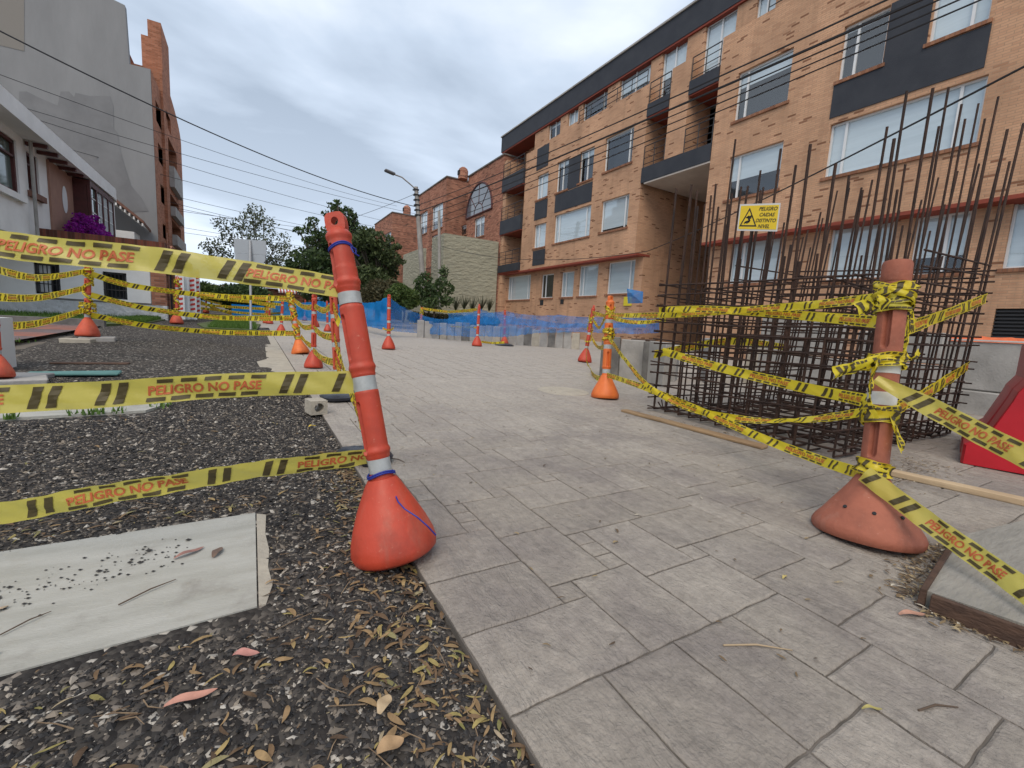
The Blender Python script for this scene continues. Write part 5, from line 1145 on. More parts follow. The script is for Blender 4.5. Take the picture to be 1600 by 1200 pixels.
ribbon('warning_tape',[on('s910',.62),dp(926,530,ds-.4),dp(934,542,ds-1),dp(944,542,dM+.4),on('mid',.55)],.06,'short sagging tape between the leaning red bollard and the bright orange one, middle',group=g2)
ribbon('warning_tape',[on('s910',.35),dp(916,560,ds-.5),dp(922,578,ds-1.2),dp(932,590,dM+.4),on('mid',.2)],.06,'short sagging tape between the leaning red bollard and the bright orange one, lowest',group=g2)
ribbon('warning_tape',[dp(925,488,ds),dp(985,503,7),dp(1040,500,7.5)],.06,'thin tape stretching back right from the leaning red bollard',group=g2)
# left field of tapes
dL=depth(on('left',.5)); g3='yellow tapes around the left gravel area'
def lt_(pts,w_,lb,ph=0): ribbon('warning_tape',pts,w_,lb,phase=ph,group=g3,ups=[(0,-.3,1)]*len(pts))
dE=depth(on('edge',.5))
for (y0,ym,y1,lb) in ((417,434,424,'top tape sagging between the left edge bollard and the worn left one'),(465,465,450,'middle tape between the left edge bollard and the worn left one'),(513,505,484,'lowest tape between the left edge bollard and the worn left one')):
    lt_([dp(-30,y0-3,dE+.2),dp(60,ym,(dE+dL)/2),dp(133,y1,dL)],.075,lb,.1)
for (y0,pm,y1,x1,lb) in ((428,((210,447),(330,462)),467,455,'top long tape from the worn left bollard to the yellow wrapped one'),(461,((230,482),(340,496)),497,462,'middle long tape from the worn left bollard to the yellow wrapped one'),(492,((230,509),(340,519)),521,468,'lowest long tape from the worn left bollard to the yellow wrapped one')):
    lt_([dp(142,y0,dL)]+[dp(a,b,dL+ .5*(i+1)) for i,(a,b) in enumerate(pm)]+[dp(x1,y1,depth(on('yel',.5)))],.085,lb,.2)
dY=depth(on('yel',.5)); d4=depth(on('c490',.5)); dm=depth(on('maroon',.5))
for (a,b,c_,lb) in (((458,468),(473,479),(488,480),'top tape between the yellow wrapped bollard and the upright orange one'),((463,500),(474,511),(487,511),'middle tape between the yellow wrapped bollard and the upright orange one'),((470,525),(478,535),(487,541),'low tape between the yellow wrapped bollard and the upright orange one')):
    lt_([dp(*a,dY),dp(*b,dY-.5),dp(*c_,d4)],.07,lb)
for (a,b,c_,lb) in (((491,478),(505,485),(520,476),'top sagging tape from the upright orange bollard to the maroon one'),((490,512),(503,523),(522,527),'middle sagging tape from the upright orange bollard to the maroon one'),((489,546),(503,560),(524,567),'lowest sagging tape from the upright orange bollard to the maroon one')):
    lt_([dp(*a,d4),dp(*b,d4-1),dp(*c_,dm)],.065,lb)
lt_([dp(521,478,dm),dp(526,495,dm-.2),dp(531,505,dm-.25)],.08,'short tape drop hanging beside the maroon bollard')
lt_([dp(522,525,dm),dp(533,565,dm-.5),dp(548,610,2.2),dp(565,665,1.75),dp(576,700,1.5)],.06,'tape falling from the maroon bollard down behind the foremost bollard')
lt_([dp(524,562,dm),dp(528,575,dm-.1),dp(535,590,dm-.2)],.06,'short tape end low on the maroon bollard')
# farther tangle behind the striped boards
Rr_=random.Random(12)
for i,(a,b,c_) in enumerate((((283,455),(350,462),(430,480)),((285,470),(340,478),(420,483)),((300,462),(370,470),(440,476)),((300,480),(370,488),(420,492)),((310,470),(360,490),(425,500)),((305,490),(330,497),(365,494)),((285,480),(305,508),(330,508)),((300,448),(325,470),(370,478)),((345,475),(400,489),(440,489)))):
    dd=14+i*.7; lt_([dp(*a,dd),dp(*b,dd+1),dp(*c_,dd-.5)],.09,'thin tape in the far tangle between the barricade boards and the path')
# tape over the net and planks
lt_([at(660,482,Y=16.5),at(700,487,Y=15),at(745,484,Y=12)],.09,'yellow tape above the thin blue netting before the cream wall')
lt_([at(640,505,Y=14),at(690,509,Y=13),at(745,512,Y=11)],.04,'pale tape running low along the thin blue netting')
lt_([at(752,534,Y=10.6),at(770,536,Y=10.5),at(788,535,Y=10.3)],.06,'short yellow tape between two bollards before the planks')
lt_([on('c607',.35)+V3((-.12,0,.03)),on('c607',.35)+V3((0,-.06,0)),on('c607',.38)+V3((.1,0,.02))],.04,'short yellow tape end on the lone mid path bollard')

# ================================================================== NETS
def net(name,label,rows,m_,group='blue safety netting',nx=40,ny=8,seed=0):
    """rows: list of (top_point, bottom_point) posts; sheet sags and ripples between them"""
    R=random.Random(seed); mb=MB(); vs=[];fs=[]; cols=[]
    for k in range(len(rows)-1):
        (t0,b0),(t1,b1)=rows[k],rows[k+1]
        for i in range(nx+ (1 if k==len(rows)-2 else 0)):
            t=i/nx; sag=.10*4*t*(1-t)*min(1,(t1-t0).length/2.5); tp=t0.lerp(t1,t)-V3((0,0,sag)); bt=b0.lerp(b1,t); cols.append((tp,bt,k+t))
    for tp,bt,s_ in cols:
        for j in range(ny+1):
            f=j/ny; p=tp.lerp(bt,f); q=.06*noise.noise(V3((s_*6,f*3,seed)))+.03*math.sin(s_*30+f*4); vs.append(p+V3((q,q*.8,.02*noise.noise(V3((s_*9,f,seed+3))))))
    n=ny+1; fs=[(i*n+j,(i+1)*n+j,(i+1)*n+j+1,i*n+j+1) for i in range(len(cols)-1) for j in range(ny)]
    mb.add(vs,fs); o=thing(name,mb,m_,label,'netting',group,smooth=True,base=tuple(cols[0][1]))
pY=lambda px,py,Y: at(px,py,Y=Y)
net('safety_net','solid blue safety net left of the lone mid path bollard',[(pY(425,468,23),pY(425,497,23)),(pY(500,470,19),pY(500,502,19)),(pY(560,471,15.5),pY(560,507,15.5)),(pY(607,463,12.5),pY(607,517,12.5))],M_net,seed=1)
net('safety_net','blue net dipping right of the lone mid path bollard, behind it',[(pY(607,463,12.5),pY(607,517,12.5)),(pY(655,490,13.5),pY(655,521,13.5)),(pY(700,498,12),pY(700,524,12)),(pY(748,484,11),pY(748,527,11))],M_net2,seed=2)
net('safety_net','blue net over the concrete planks, right half towards the passage',[(pY(748,482,11),pY(748,525,11)),(pY(789,492,10.8),pY(789,527,10.8)),(pY(840,499,10.6),pY(840,520,10.6)),(pY(905,505,10.3),pY(905,519,10.3)),(pY(990,500,9.5),pY(990,522,9.5)),(pY(1030,496,9),pY(1030,520,9))],M_net2,seed=3)
net('safety_net','far blue net strip before the brick apartment wall',[(pY(700,484,15),pY(700,508,15)),(pY(790,486,14),pY(790,506,14)),(pY(870,492,13.2),pY(870,512,13.2)),(pY(1010,490,11.5),pY(1010,512,11.5))],M_net2,seed=6)
p_=at(993,450,X=12.5); q=at(993,474,X=12.5); thing('blue_rag',MB().add([p_+V3((0,.45,0)),p_+V3((0,-.4,-.15)),q+V3((-.05,-.4,0)),q+V3((0,.4,0)),(p_+q)/2+V3((-.12,0,0))],[(0,1,4),(1,2,4),(2,3,4),(3,0,4)]),M_net,'scrap of blue netting hung by the corner ground floor window','netting')
p_=at(981,470,X=13.37); thing('yellow_notice',MB().box((13.35,p_[1]-.22,p_[2]-.2),(13.385,p_[1]+.22,p_[2]+.16)),mat('yellow_board',(.62,.52,.03),.6),'small plain yellow board on the brick wall near the passage','notice')
# blue wrapped planter
m=MB(); a=at(363,505,Y=21); b=at(413,505,Y=21); thing('planter',MB().box((a[0],20.6,gz(21)),(b[0],21.8,a[2]+.75)),M_net,'blue net wrapped planter box below the clipped dark bush','planter')

# ================================================================== CONCRETE PLANKS AND BLOCKS
def ang(a,b): return math.atan2(b[1]-a[1],b[0]-a[0])
pa=at(652,527); pb_=at(905,546); nP=21; R=random.Random(21)
words=['pale','dark','grey','stained','worn']
for i in range(nP):
    t0,t1=i/nP,(i+.93+R.uniform(-.05,.05))/nP; a=pa.lerp(pb_,t0); b=pa.lerp(pb_,t1); c=(a+b)/2; wdt=(b-a).length; h=R.uniform(.5,.58)
    M4=Matrix.Translation(V3((c[0],c[1],gz(c[1])+h/2-.03)))@Matrix.Rotation(ang(a,b)+R.uniform(-.05,.05),4,'Z')@Matrix.Rotation(R.uniform(-.03,.03),4,'Y')
    thing('concrete_plank',MB().bevbox((wdt,.09,h),M4,.008,.006),R.choice([M_conc,M_conc,M_conc2,M_mortar]),'upright weathered concrete plank in the row edging the far pavement','concrete plank','upright concrete planks edging the excavation')
near=[((937,587),(965,590),.62,M_conc2,'darkest upright concrete plank, right beside the bright orange bollard'),((967,590),(1003,594),.60,M_conc,'pale upright concrete plank between two dark ones'),((1004,596),(1013,598),.60,M_conc2,'narrow dark upright plank between pale concrete ones'),((1014,598),(1040,606),.62,M_conc,'broad pale concrete plank touching the rebar cage at left')]
for (a,b,h,m_,lb) in near:
    a=at(*a);b=at(*b);c=(a+b)/2; M4=Matrix.Translation(V3((c[0],c[1],gz(c[1])+h/2-.02)))@Matrix.Rotation(ang(a,b),4,'Z'); thing('concrete_plank',MB().bevbox(((b-a).length,.1,h),M4,.01,.006),m_,lb,'concrete plank')
# row continuing behind the cage, along X ~ 5..7
def cblock(cx,cy,sx,sy,sz,z,rz,lb,m_=M_conc,cat='concrete block',grp=None):
    M4=Matrix.Translation(V3((cx,cy,z+sz/2)))@Matrix.Rotation(rz,4,'Z'); thing('concrete_barrier_block',MB().bevbox((sx,sy,sz),M4,.015,.004),m_,lb,cat,grp)
cblock(7.95,1.60,.55,1.0,.62,.33,0.0,'topmost right concrete block behind the red barrier')
cblock(7.92,1.62,.60,1.04,.32,.0,0.0,'long low concrete block carrying the one behind the red barrier')
cblock(7.98,.5,.55,1.1,.60,.33,0.02,'concrete block at the right picture edge, level with the topmost one')
cblock(8.0,.5,.6,1.15,.32,.0,0.0,'lower concrete block at the right picture edge')
cblock(7.2,3.6,.5,1.0,.55,.62,.1,'upper pale concrete block seen through the rebar cage, left')
cblock(7.2,3.62,.55,1.1,.60,.0,.1,'lower pale concrete block seen through the rebar cage, left')
cblock(7.5,2.55,.5,.95,.6,.0,-.05,'pale concrete block low behind the middle of the rebar cage')
cblock(7.75,2.55,.4,.95,.4,.61,-.05,'narrow concrete block stacked behind the middle of the rebar cage')
cblock(6.3,4.5,.9,.16,.78,.0,.75,'flat grey concrete panel standing behind the left of the rebar cage')
cblock(6.95,4.0,.1,.5,.80,.0,.3,'tan concrete panel edge standing behind the rebar cage',M_mortar)
cblock(5.6,4.6,.5,.12,.65,.0,.6,'grey concrete panel touching the row of planks at the cage')
for k,(x,y,z,h) in enumerate(((5.35,5.1,.55,.09),(5.42,5.08,.64,.07))):
    cblock(x,y,.6,.25,h,z,.5,'flat timber piece stacked on the concrete panels, %s'%('lower' if k==0 else 'upper'),M_woodd,'timber')
m=MB(); R=random.Random(2)
pts=[V3((7.72,2.1-.02*0,.96))]
vs=[];fs=[]
for i in range(40):
    y=2.1-i*.055
    for j,xx in enumerate((7.66,7.8,8.0,8.2)): vs.append((xx,y,.955+(.03+.03*noise.noise(V3((i*.5,j,0))) if j in(1,2) else 0)-(.035 if j==0 else 0)))
fs=[(i*4+j,i*4+j+1,(i+1)*4+j+1,(i+1)*4+j) for i in range(39) for j in range(3)]
thing('orange_mesh',MB().add(vs,fs),mat('orange_net',(.75,.17,.06),.6,(.6,.12,.04),20,.5),'orange mesh strip lying along the top of the right concrete blocks','mesh',smooth=True)

# ================================================================== REBAR CAGE
cage=empty('rebar_cage',((CX0+CX1)/2,(CY0+CY1)/2,.03),'tall rusty rebar cage standing on the paving at right','rebar cage')
R=random.Random(31)
def bar(name,pts,r=.0075): MB().tube(pts,r,6).build(name,M_rust,cage,smooth=True)
verts=[]
def ringpos(x0,x1,y0,y1,nx,ny):
    o=[]
    for i in range(ny): o.append((x0,y0+(y1-y0)*i/ny))
    for i in range(nx): o.append((x0+(x1-x0)*i/nx,y1))
    for i in range(ny): o.append((x1,y1-(y1-y0)*i/ny))
    for i in range(nx): o.append((x1-(x1-x0)*i/nx,y0))
    return o
for x,y in ringpos(CX0,CX1,CY0,CY1,15,12): verts.append((x,y,R.choice([2.1,2.15,2.05,1.95,2.2]) +(.5*min(1,(x-CX0)/1.2) if y<CY0+.2 else (.3 if x>CX1-.1 else 0))+R.uniform(-.2,.2)))
for x,y in ringpos(CX0+.28,CX1-.28,CY0+.26,CY1-.26,11,8): verts.append((x,y,R.choice([1.55,1.9,1.4,2.0])+R.uniform(-.15,.15)))
for x,y,h in verts[:96]:
    lx,ly=R.uniform(-.03,.05)+.20*max(0,(x-CX0-.6)),R.uniform(-.03,.03); x+=R.uniform(-.02,.02); y+=R.uniform(-.015,.015); z0=gz(y)+.01
    inx=1 if x<(CX0+CX1)/2 else -1
    hook=V3((x+ (.16*inx if abs(x-CX0)<.35 or abs(x-CX1)<.35 else 0),y+(0 if (abs(x-CX0)<.35 or abs(x-CX1)<.35) else .15*(1 if y<2.1 else -1)),z0+.01))
    bar('vertical_bar',[hook,(x+.02*inx*0,y,z0+.012),(x,y,z0+.06),(x+lx*.5,y+ly*.5,h*.5),(x+lx,y+ly,h)],R.choice([.0075,.0085,.010]))
nb=0
for k in range(12):
    z=.09+k*.104+R.uniform(-.015,.015)
    for (x0,x1,y0,y1) in ((CX0-.012,CX1+.012,CY0-.012,CY1+.012),(CX0+.27,CX1-.27,CY0+.25,CY1-.25)):
        e=.07; j=lambda: R.uniform(-.022,.022)
        for seg in (((x0,y0-e),(x0,y1+e)),((x0-e,y1),(x1+e,y1)),((x1,y1+e),(x1,y0-e)),((x1+e,y0),(x0-e,y0))):
            (xa,ya),(xb,yb)=seg; za,zb_=z+j(),z+j(); bar('horizontal_bar',[(xa+j()*.4,ya,za+.008),((xa+xb)/2,(ya+yb)/2,(za+zb_)/2+j()*.6),(xb,yb+j()*.4,zb_+.008)],R.choice([.0065,.0075])); nb+=1
for z_ in (1.34,1.44,1.56):
    for (xa,ya),(xb,yb) in (((CX0+.9,CY0-.01),(CX1+.22,CY0-.01)),((CX1+.10,CY0-.08),(CX1+.14,CY1+.08)),((CX0+1.0,CY1+.01),(CX1+.2,CY1+.01)),((CX1-.2,CY0-.05),(CX1-.16,CY1+.05))):
        bar('upper_bar',[(xa,ya,z_-.05+R.uniform(-.03,.03)),(xb,yb,z_+R.uniform(-.03,.04))],.0075)
for k in range(12):
    x=CX0+.12+k*.18; zz=gz(2)+R.uniform(.02,.05); bar('bottom_bar',[(x,CY0-.03,zz+.07),(x,CY0,zz),(x,CY1,zz+.01),(x,CY1+.03,zz+.09)],.007)
for k in range(9):
    y=CY0+.1+k*.165; zz=gz(2)+R.uniform(.055,.075); bar('bottom_bar',[(CX0-.05,y,zz+.05),(CX0,y,zz),(CX1,y,zz),(CX1+.03,y,zz+.08)],.007)
for k in range(7):
    z=.3+k*.13; bar('cross_tie',[(CX0-.04,CY0+.2*k+.1,z),(CX0+.9,CY0+.2*k+.13,z+.02),(CX0+1.9,CY0+.2*k+.1,z)],.006)
# hanging warning sign on the rebar
sx=3.22; c0=at(1155,320,X=sx); c1=at(1218,318,X=sx); c2=at(1215,361,X=sx); c3=at(1155,360,X=sx)
ex=(c1-c0); sw=ex.length; ex.normalize(); n_=V3((-1,0,0)); ez=V3((0,0,1)); sh=(c0-c3).length
O=(c0+c1+c2+c3)/4; hw2,hh2=sw/2,sh/2; sg=empty('warning_sign',tuple(O-ez*hh2),'yellow PELIGRO CAIDAS DISTINTO NIVEL sign hung on the rebar cage','sign')
SP=lambda u,v,d=0: O+ex*(u*hw2)+ez*(v*hh2)+n_*d
def plate(u0,u1,v0,v1,d0_,d1_,nm,m_):
    vs=[SP(u,v,d) for d in (d0_,d1_) for u,v in ((u0,v0),(u1,v0),(u1,v1),(u0,v1))]; return MB().add(vs,[(0,1,2,3),(7,6,5,4),(0,4,5,1),(1,5,6,2),(2,6,7,3),(3,7,4,0)]).build(nm,m_,sg)
plate(-1,1,-1,1,0,.004,'board',mat('sign_white',(.62,.62,.6),.5)); plate(-.93,.95,-.87,.87,.0041,.0055,'yellow_field',mat('sign_yellow',(.78,.55,.02),.45))
def flat(poly,nm,d=.0065):
    return MB().add([SP(u,v,d) for u,v in poly],[tuple(range(len(poly)))])
M_ink=mat('sign_ink',(.015,.014,.012),.5)
A,B,C3=(-.45,.72),(-.9,-.68),(-.0,-.68); cg=((A[0]+B[0]+C3[0])/3,(A[1]+B[1]+C3[1])/3); inn=[(cg[0]+(p[0]-cg[0])*.78,cg[1]+(p[1]-cg[1])*.78) for p in (A,B,C3)]
tri=MB(); o3=[A,B,C3]
for i in range(3): tri.add([SP(*o3[i],.0062),SP(*o3[(i+1)%3],.0062),SP(*inn[(i+1)%3],.0062),SP(*inn[i],.0062)],[(0,1,2,3)])
tri.build('triangle_border',M_ink,sg)
fig=MB()
def limb(a,b,w_):
    a_=SP(*a,.0062);b_=SP(*b,.0062); d_=(b_-a_); s__=d_.cross(n_).normalized()*w_; fig.add([a_-s__,a_+s__,b_+s__*.8,b_-s__*.8],[(0,1,2,3)])
limb((-.50,.10),(-.38,-.28),.0085); limb((-.38,-.28),(-.56,-.30),.006); limb((-.56,-.30),(-.66,-.48),.005); limb((-.38,-.28),(-.50,-.42),.006); limb((-.5,-.42),(-.64,-.36),.005); limb((-.47,.02),(-.32,.12),.0045); limb((-.32,.12),(-.26,.02),.004); limb((-.48,.0),(-.6,-.02),.0045)
fig.add([SP(-.36+.055*math.cos(a)*1.0,-.02+.09*math.sin(a),.0062) for a in [2*PI*i/12 for i in range(12)]],[tuple(range(12))])
fig.build('falling_figure',M_ink,sg)
for i,(s__,u0,u1) in enumerate((('PELIGRO',.02,.88),('CAIDAS',.06,.78),('DISTINTO',-.08,.88),('NIVEL',.06,.62))):
    TV,TF,tw_,th_=text2d(s__,.02); v0=.48-.42*i; q=MB(); q.add([SP(u0+x/tw_*(u1-u0)+.05*(y/th_),v0+y/th_*.27,.0066) for x,y in TV],TF); q.build('lettering',M_ink,sg)
# ================================================================== RED BARRIER (right edge)
br=empty('water_barrier',(4.45,.85,.02),'red plastic water filled barrier cut by the right picture edge','barrier')
M_redp=mat('red_plastic',(.50,.010,.022),.38,(.40,.008,.016),3,.1,20,spec=.5)
prof=[(-.30,0),(-.30,.13),(-.20,.22),(-.12,.46),(-.105,.52),(-.06,.60),(-.06,.84),(.06,.84),(.06,.60),(.105,.52),(.12,.46),(.20,.22),(.30,.13),(.30,0)]
# length runs away to the right along direction d
b0=at(1500,724); dirn=V3((.968,.25,0)).normalized(); wid=V3((dirn[1],-dirn[0],0)); Lb=1.1; m=MB(); vs=[]; k=len(prof); 
st=[0,.02,.30,.33,.42,.45,.75,.78,Lb]
for j,s__ in enumerate(st):
    inset={0:.03,1:0,2:0,3:.03,4:.03,5:0,6:0,7:.03,8:.03}[j]
    for (x,z) in prof:
        lift=0 
        vs.append(b0+wid*(.30+x*(1-inset*1.5))+dirn*s__+V3((0,0,z+.004)))
fs=[tuple(range(k))]+[tuple((len(st)-1)*k+i for i in range(k))[::-1]]
for j in range(len(st)-1):
    for i in range(k): i2=(i+1)%k; fs.append((j*k+i2,j*k+i,(j+1)*k+i,(j+1)*k+i2))
m.add(vs,fs); m.build('barrier_body',M_redp,br)
MB().box((-.05,-.03,0),(.05,.03,.04),Matrix.Translation(b0+dirn*.55+wid*.3+V3((0,0,.84)))).build('fill_cap',M_redp,br)
# ================================================================== TIMBER, SLAB, MANHOLE
def plank(a,b,wd,th,m_,name,label,off=0,rise=0):
    a=at(*a);b=at(*b);c=(a+b)/2; d=b-a; M4=Matrix.Translation(c+V3((0,0,th/2+off)))@Matrix.Rotation(ang(a,b),4,'Z')@Matrix.Rotation(-math.atan2(d[2],math.hypot(d[0],d[1])),4,'Y'); thing(name,MB().bevbox((d.length,wd,th),M4,.004,.003),m_,label,'plank')
plank((975,643),(1195,702),.09,.022,M_wood,'wooden_plank','brown plank on the paving along the front of the rebar cage')
plank((1388,742),(1640,798),.06,.035,M_woodl,'wooden_plank','pale straight timber lying right of the terracotta bollard')
slab=MB().poly([(1.742,.435),(2.36,.52),(3.1,.42),(3.0,-.3),(1.9,-.1)],.0,.052); thing('concrete_planter_slab',slab,mat('rough_grey_slab',(.20,.19,.17),.9,(.28,.265,.235),3,.8,14,stretch=(1,4,1)),'raised grey concrete slab in the lower right corner','slab')
def form(a,b,label):
    a=V3((*a,gz(a[1])));b=V3((*b,gz(b[1])));c=(a+b)/2; M4=Matrix.Translation(c+V3((0,0,.028)))@Matrix.Rotation(ang(a,b),4,'Z'); thing('formwork_board',MB().bevbox(((b-a).length,.018,.062),M4,.002,.002),M_woodd,label,'board')
form((1.732,.425),(2.36,.512),'dark formwork board edging the raised slab towards the terracotta bollard'); form((1.733,.405),(1.83,-.15),'dark formwork board edging the raised slab, facing the viewer')
p_=at(880,611); m=MB(); m.lathe([(.29,-.004),(.29,.002),(.27,.0035),(.02,.0035)],40,Matrix.Translation(p_)@Matrix.Rotation(math.atan(S),4,'X')); thing('manhole_cover',m,M_mortar,'round beige manhole cover in the paving','manhole cover')
# striped barricade boards left
R=random.Random(8)
for i,(px,w_,lb) in enumerate(((283,.20,'striped red and white barricade post nearest the arched gate'),(292,.16,'plain white barricade post between two striped ones'),(302,.20,'striped red and white barricade post at the right of its group'),(309,.16,'rightmost red and white barricade post of the group'))):
    b=at(px,499 if i<3 else 494,Y=16.6+.2*i); o=empty('barricade_post',tuple(b),lb,'barricade','barricade posts by the arched gate'); h=1.45
    MB().box((b[0]-w_/2,b[1],b[2]),(b[0]+w_/2,b[1]+.06,b[2]+h)).build('panel',M_alu,o)
    if i!=1:
        m=MB()
        for k in range(9): z=b[2]+.12+k*.145; m.add([(b[0]-.06,b[1]-.004,z),(b[0]+.06,b[1]-.004,z+.03),(b[0]+.06,b[1]-.004,z+.10),(b[0]-.06,b[1]-.004,z+.07)],[(0,1,2,3)])
        m.build('red_stripe',mat('stripe_red',(.55,.03,.02),.5),o)
# road sign seen from behind
b=at(392,517); sgn=empty('road_sign',tuple(b),'grey back of a road sign on a thin post in the lawn patch','road sign'); db=depth(b); t0=dp(391,376,db)
MB().tube([b,t0],.03,8).build('post',mat('galvanised',(.38,.39,.40),.45,metal=.5),sgn)
cs=dp(391,398,db)-V3((0,-.05,0)); rt=V3((.93,-.36,0)); m=MB()
oc=[(-.36,-.10),(-.22,-.34),(.22,-.34),(.36,-.10),(.36,.02),(-.36,.02)]; 
for pl in (oc,[(-.38,.025),(.38,.025),(.38,.38),(-.38,.38)]):
    n=len(pl); f=[cs+rt*u+V3((0,0,v)) for u,v in pl]; bk=[p+V3((.01,.03,0)) for p in f]; m.add(f+bk,[tuple(range(n)),tuple(range(n,2*n))[::-1]]+[(i,(i+1)%n+0,(i+1)%n+n,i+n) for i in range(n)])
m.build('sign_plate',mat('sign_back',(.34,.37,.40),.5,metal=.3),sgn)
# far striped fence / canopy roofs & small far building, parked car
def awning(px0,py0,px1,py1,Y,lb):
    a=at(px0,py0,Y=Y); b=at(px1,py1,Y=Y); o=empty('striped_awning',tuple(a),lb,'awning'); n=22; m=MB();m2=MB(); w_=(b[0]-a[0])/n; z0,z1=b[2],a[2]
    for i in range(n):
        q=(m if i%2 else m2); x=a[0]+i*w_; q.add([(x,Y,z0),(x+w_,Y,z0),(x+w_,Y+1.2,z1),(x,Y+1.2,z1),(x,Y,z0-.12),(x+w_,Y,z0-.12)],[(0,1,2,3),(4,5,1,0)])
    m.build('red_stripes',mat('awning_red',(.45,.06,.04),.8),o); m2.build('white_stripes',M_alu,o)
awning(308,441,352,452,33,'red and white striped awning left of the hedge bush'); awning(435,447,488,459,38,'pale striped awning behind the yellow wrapped bollard')
o=empty('distant_house',tuple(at(440,500,Y=40)),'low brown house far behind the path between trees','house'); a=at(415,450,Y=40); b=at(490,500,Y=40)
MB().box((a[0],40,.3),(b[0],46,a[2])).build('wall',M_brick2,o); MB().add([(a[0]-.3,39.6,a[2]),(b[0]+.3,39.6,a[2]),(b[0],43,a[2]+1.2),(a[0],43,a[2]+1.2)],[(0,1,2,3)]).build('roof',M_tile,o)
# parked car far away
cb_=at(437,497,Y=33); cr_=empty('parked_car',tuple(cb_),'small pale green car parked far away behind the path','car')
sec=[(-2.0,.35,.65),(-1.9,.3,.85),(-1.1,.3,.95),(-.6,.3,1.35),(.7,.3,1.42),(1.3,.3,1.0),(1.95,.3,.9),(2.05,.35,.6)]
m=MB(); vs=[]
for x,z0,z1 in sec: vs+= [cb_+V3((x,-.8,z0)),cb_+V3((x,-.8 if z1<1.2 else -.62,z1)),cb_+V3((x,.8 if z1<1.2 else .62,z1)),cb_+V3((x,.8,z0))]
m.add(vs,[(i*4+k,(i+1)*4+k,(i+1)*4+(k+1)%4,i*4+(k+1)%4) for i in range(7) for k in range(4)]+[(0,1,2,3),(31,30,29,28)]); m.build('body',mat('car_paint',(.42,.52,.46),.3,spec=.7),cr_)
MB().add([cb_+V3((-.95,-.79,.97)),cb_+V3((1.1,-.79,.99)),cb_+V3((.65,-.68,1.34)),cb_+V3((-.55,-.68,1.3))],[(0,1,2,3)]).build('side_window',M_dark,cr_)
for x in (-1.3,1.3): MB().lathe([(.32,0),(.32,.2),(.1,.21)],20,Matrix.Translation(cb_+V3((x,-.62,.32)))@Matrix.Rotation(PI/2,4,'X')).build('wheel',M_dark,cr_)

# ================================================================== LOOSE GROUND MATERIAL
def pebbles():
    rng=np.random.default_rng(5); n=120000
    # density falls with distance from the camera
    x=rng.uniform(-2.6,.44,n*3); y=.25+ (rng.uniform(0,1,n*3)**1.7)*5.0
    ok=(x> -.50*y-.45)&((x<.425)|((rng.uniform(0,1,n*3)<.0)))
    inpad=(x<.035)&(y>1.16+.0*x+np.where(x<-.45,(x+.45)*.22,0))&(y<1.82+np.where(x<0,x*.08,0)); inst=(x<-.55)&(y>3.6)&(y<4.02)
    ok&=~inpad&~inst; x,y=x[ok][:n],y[ok][:n]; n=len(x)
    z=np.array([gz(b)+gh(a,b) for a,b in zip(x,y)])
    s_=np.exp(rng.normal(-5.9,.5,n)); s_=np.clip(s_,.0011,.010)*(1+.12*y)
    base=np.array([(1,0,0),(-1,0,0),(0,1,0),(0,-1,0),(0,0,1),(0,0,-1)],float); fac=np.array([(0,2,4),(2,1,4),(1,3,4),(3,0,4),(2,0,5),(1,2,5),(3,1,5),(0,3,5)])
    V=base[None]*rng.uniform(.55,1.25,(n,6,1)); V[:,:,2]*=.65
    a=rng.uniform(0,2*PI,n); ca,sa=np.cos(a)[:,None],np.sin(a)[:,None]; X=V[:,:,0]*1.35; Y=V[:,:,1]*.85; V=np.stack([X*ca-Y*sa,X*sa+Y*ca,V[:,:,2]+rng.normal(0,.35,(n,1))*X],-1)
    V=V*s_[:,None,None]+np.stack([x,y,z+s_*.25],-1)[:,None,:]; Fc=(fac[None]+np.arange(n)[:,None,None]*6).reshape(-1,3)
    m=island_mat('pebble_mix',[(0,(.014,.014,.015)),(.4,(.03,.029,.03)),(.66,(.065,.058,.053)),(.82,(.13,.11,.09)),(.93,(.25,.21,.165)),(1,(.46,.43,.38))],.75,spec=.35)
    o=npmesh('loose_gravel',V.reshape(-1,3),Fc,m); tag(o,'loose black and grey asphalt millings covering the left ground','gravel',kind='stuff')
pebbles()
def leafmesh(spots,m_,rng,Lr=(.02,.055),wr_=(.16,.3),h=.004):
    V=[];Fs=[];k=5
    for (x,y,z) in spots:
        L0=rng.uniform(*Lr); w_=L0*rng.uniform(*wr_); a=rng.uniform(0,2*PI); cv=rng.uniform(-1.2,1.2); tl=rng.normal(0,.25); cu=rng.uniform(.05,.35); o0=len(V)
        px=py=0; an=a-cv/2; pts=[]
        for i in range(k+1):
            pts.append((px,py,an)); px+=math.cos(an)*L0/k; py+=math.sin(an)*L0/k; an+=cv/k
        for i,(qx,qy,an) in enumerate(pts):
            t=i/k; ww=w_*.5*math.sin(PI*min(1,.06+t*.94))**.8+.0004; zz=z+h*rng.uniform(.2,1)*.3+h*.6+cu*L0*4*t*(1-t)*.4+tl*(t-.5)*L0*.5
            V.append((x+qx-math.sin(an)*ww,y+qy+math.cos(an)*ww,max(z,zz)+.15*ww)); V.append((x+qx+math.sin(an)*ww,y+qy-math.cos(an)*ww,max(z,zz)))
        for i in range(k): Fs.append((o0+2*i,o0+2*i+1,o0+2*i+3,o0+2*i+2))
    return np.array(V),np.array(Fs)
def zg(x,y): return gz(y)+(gh(x,y) if x<.43 else .001)
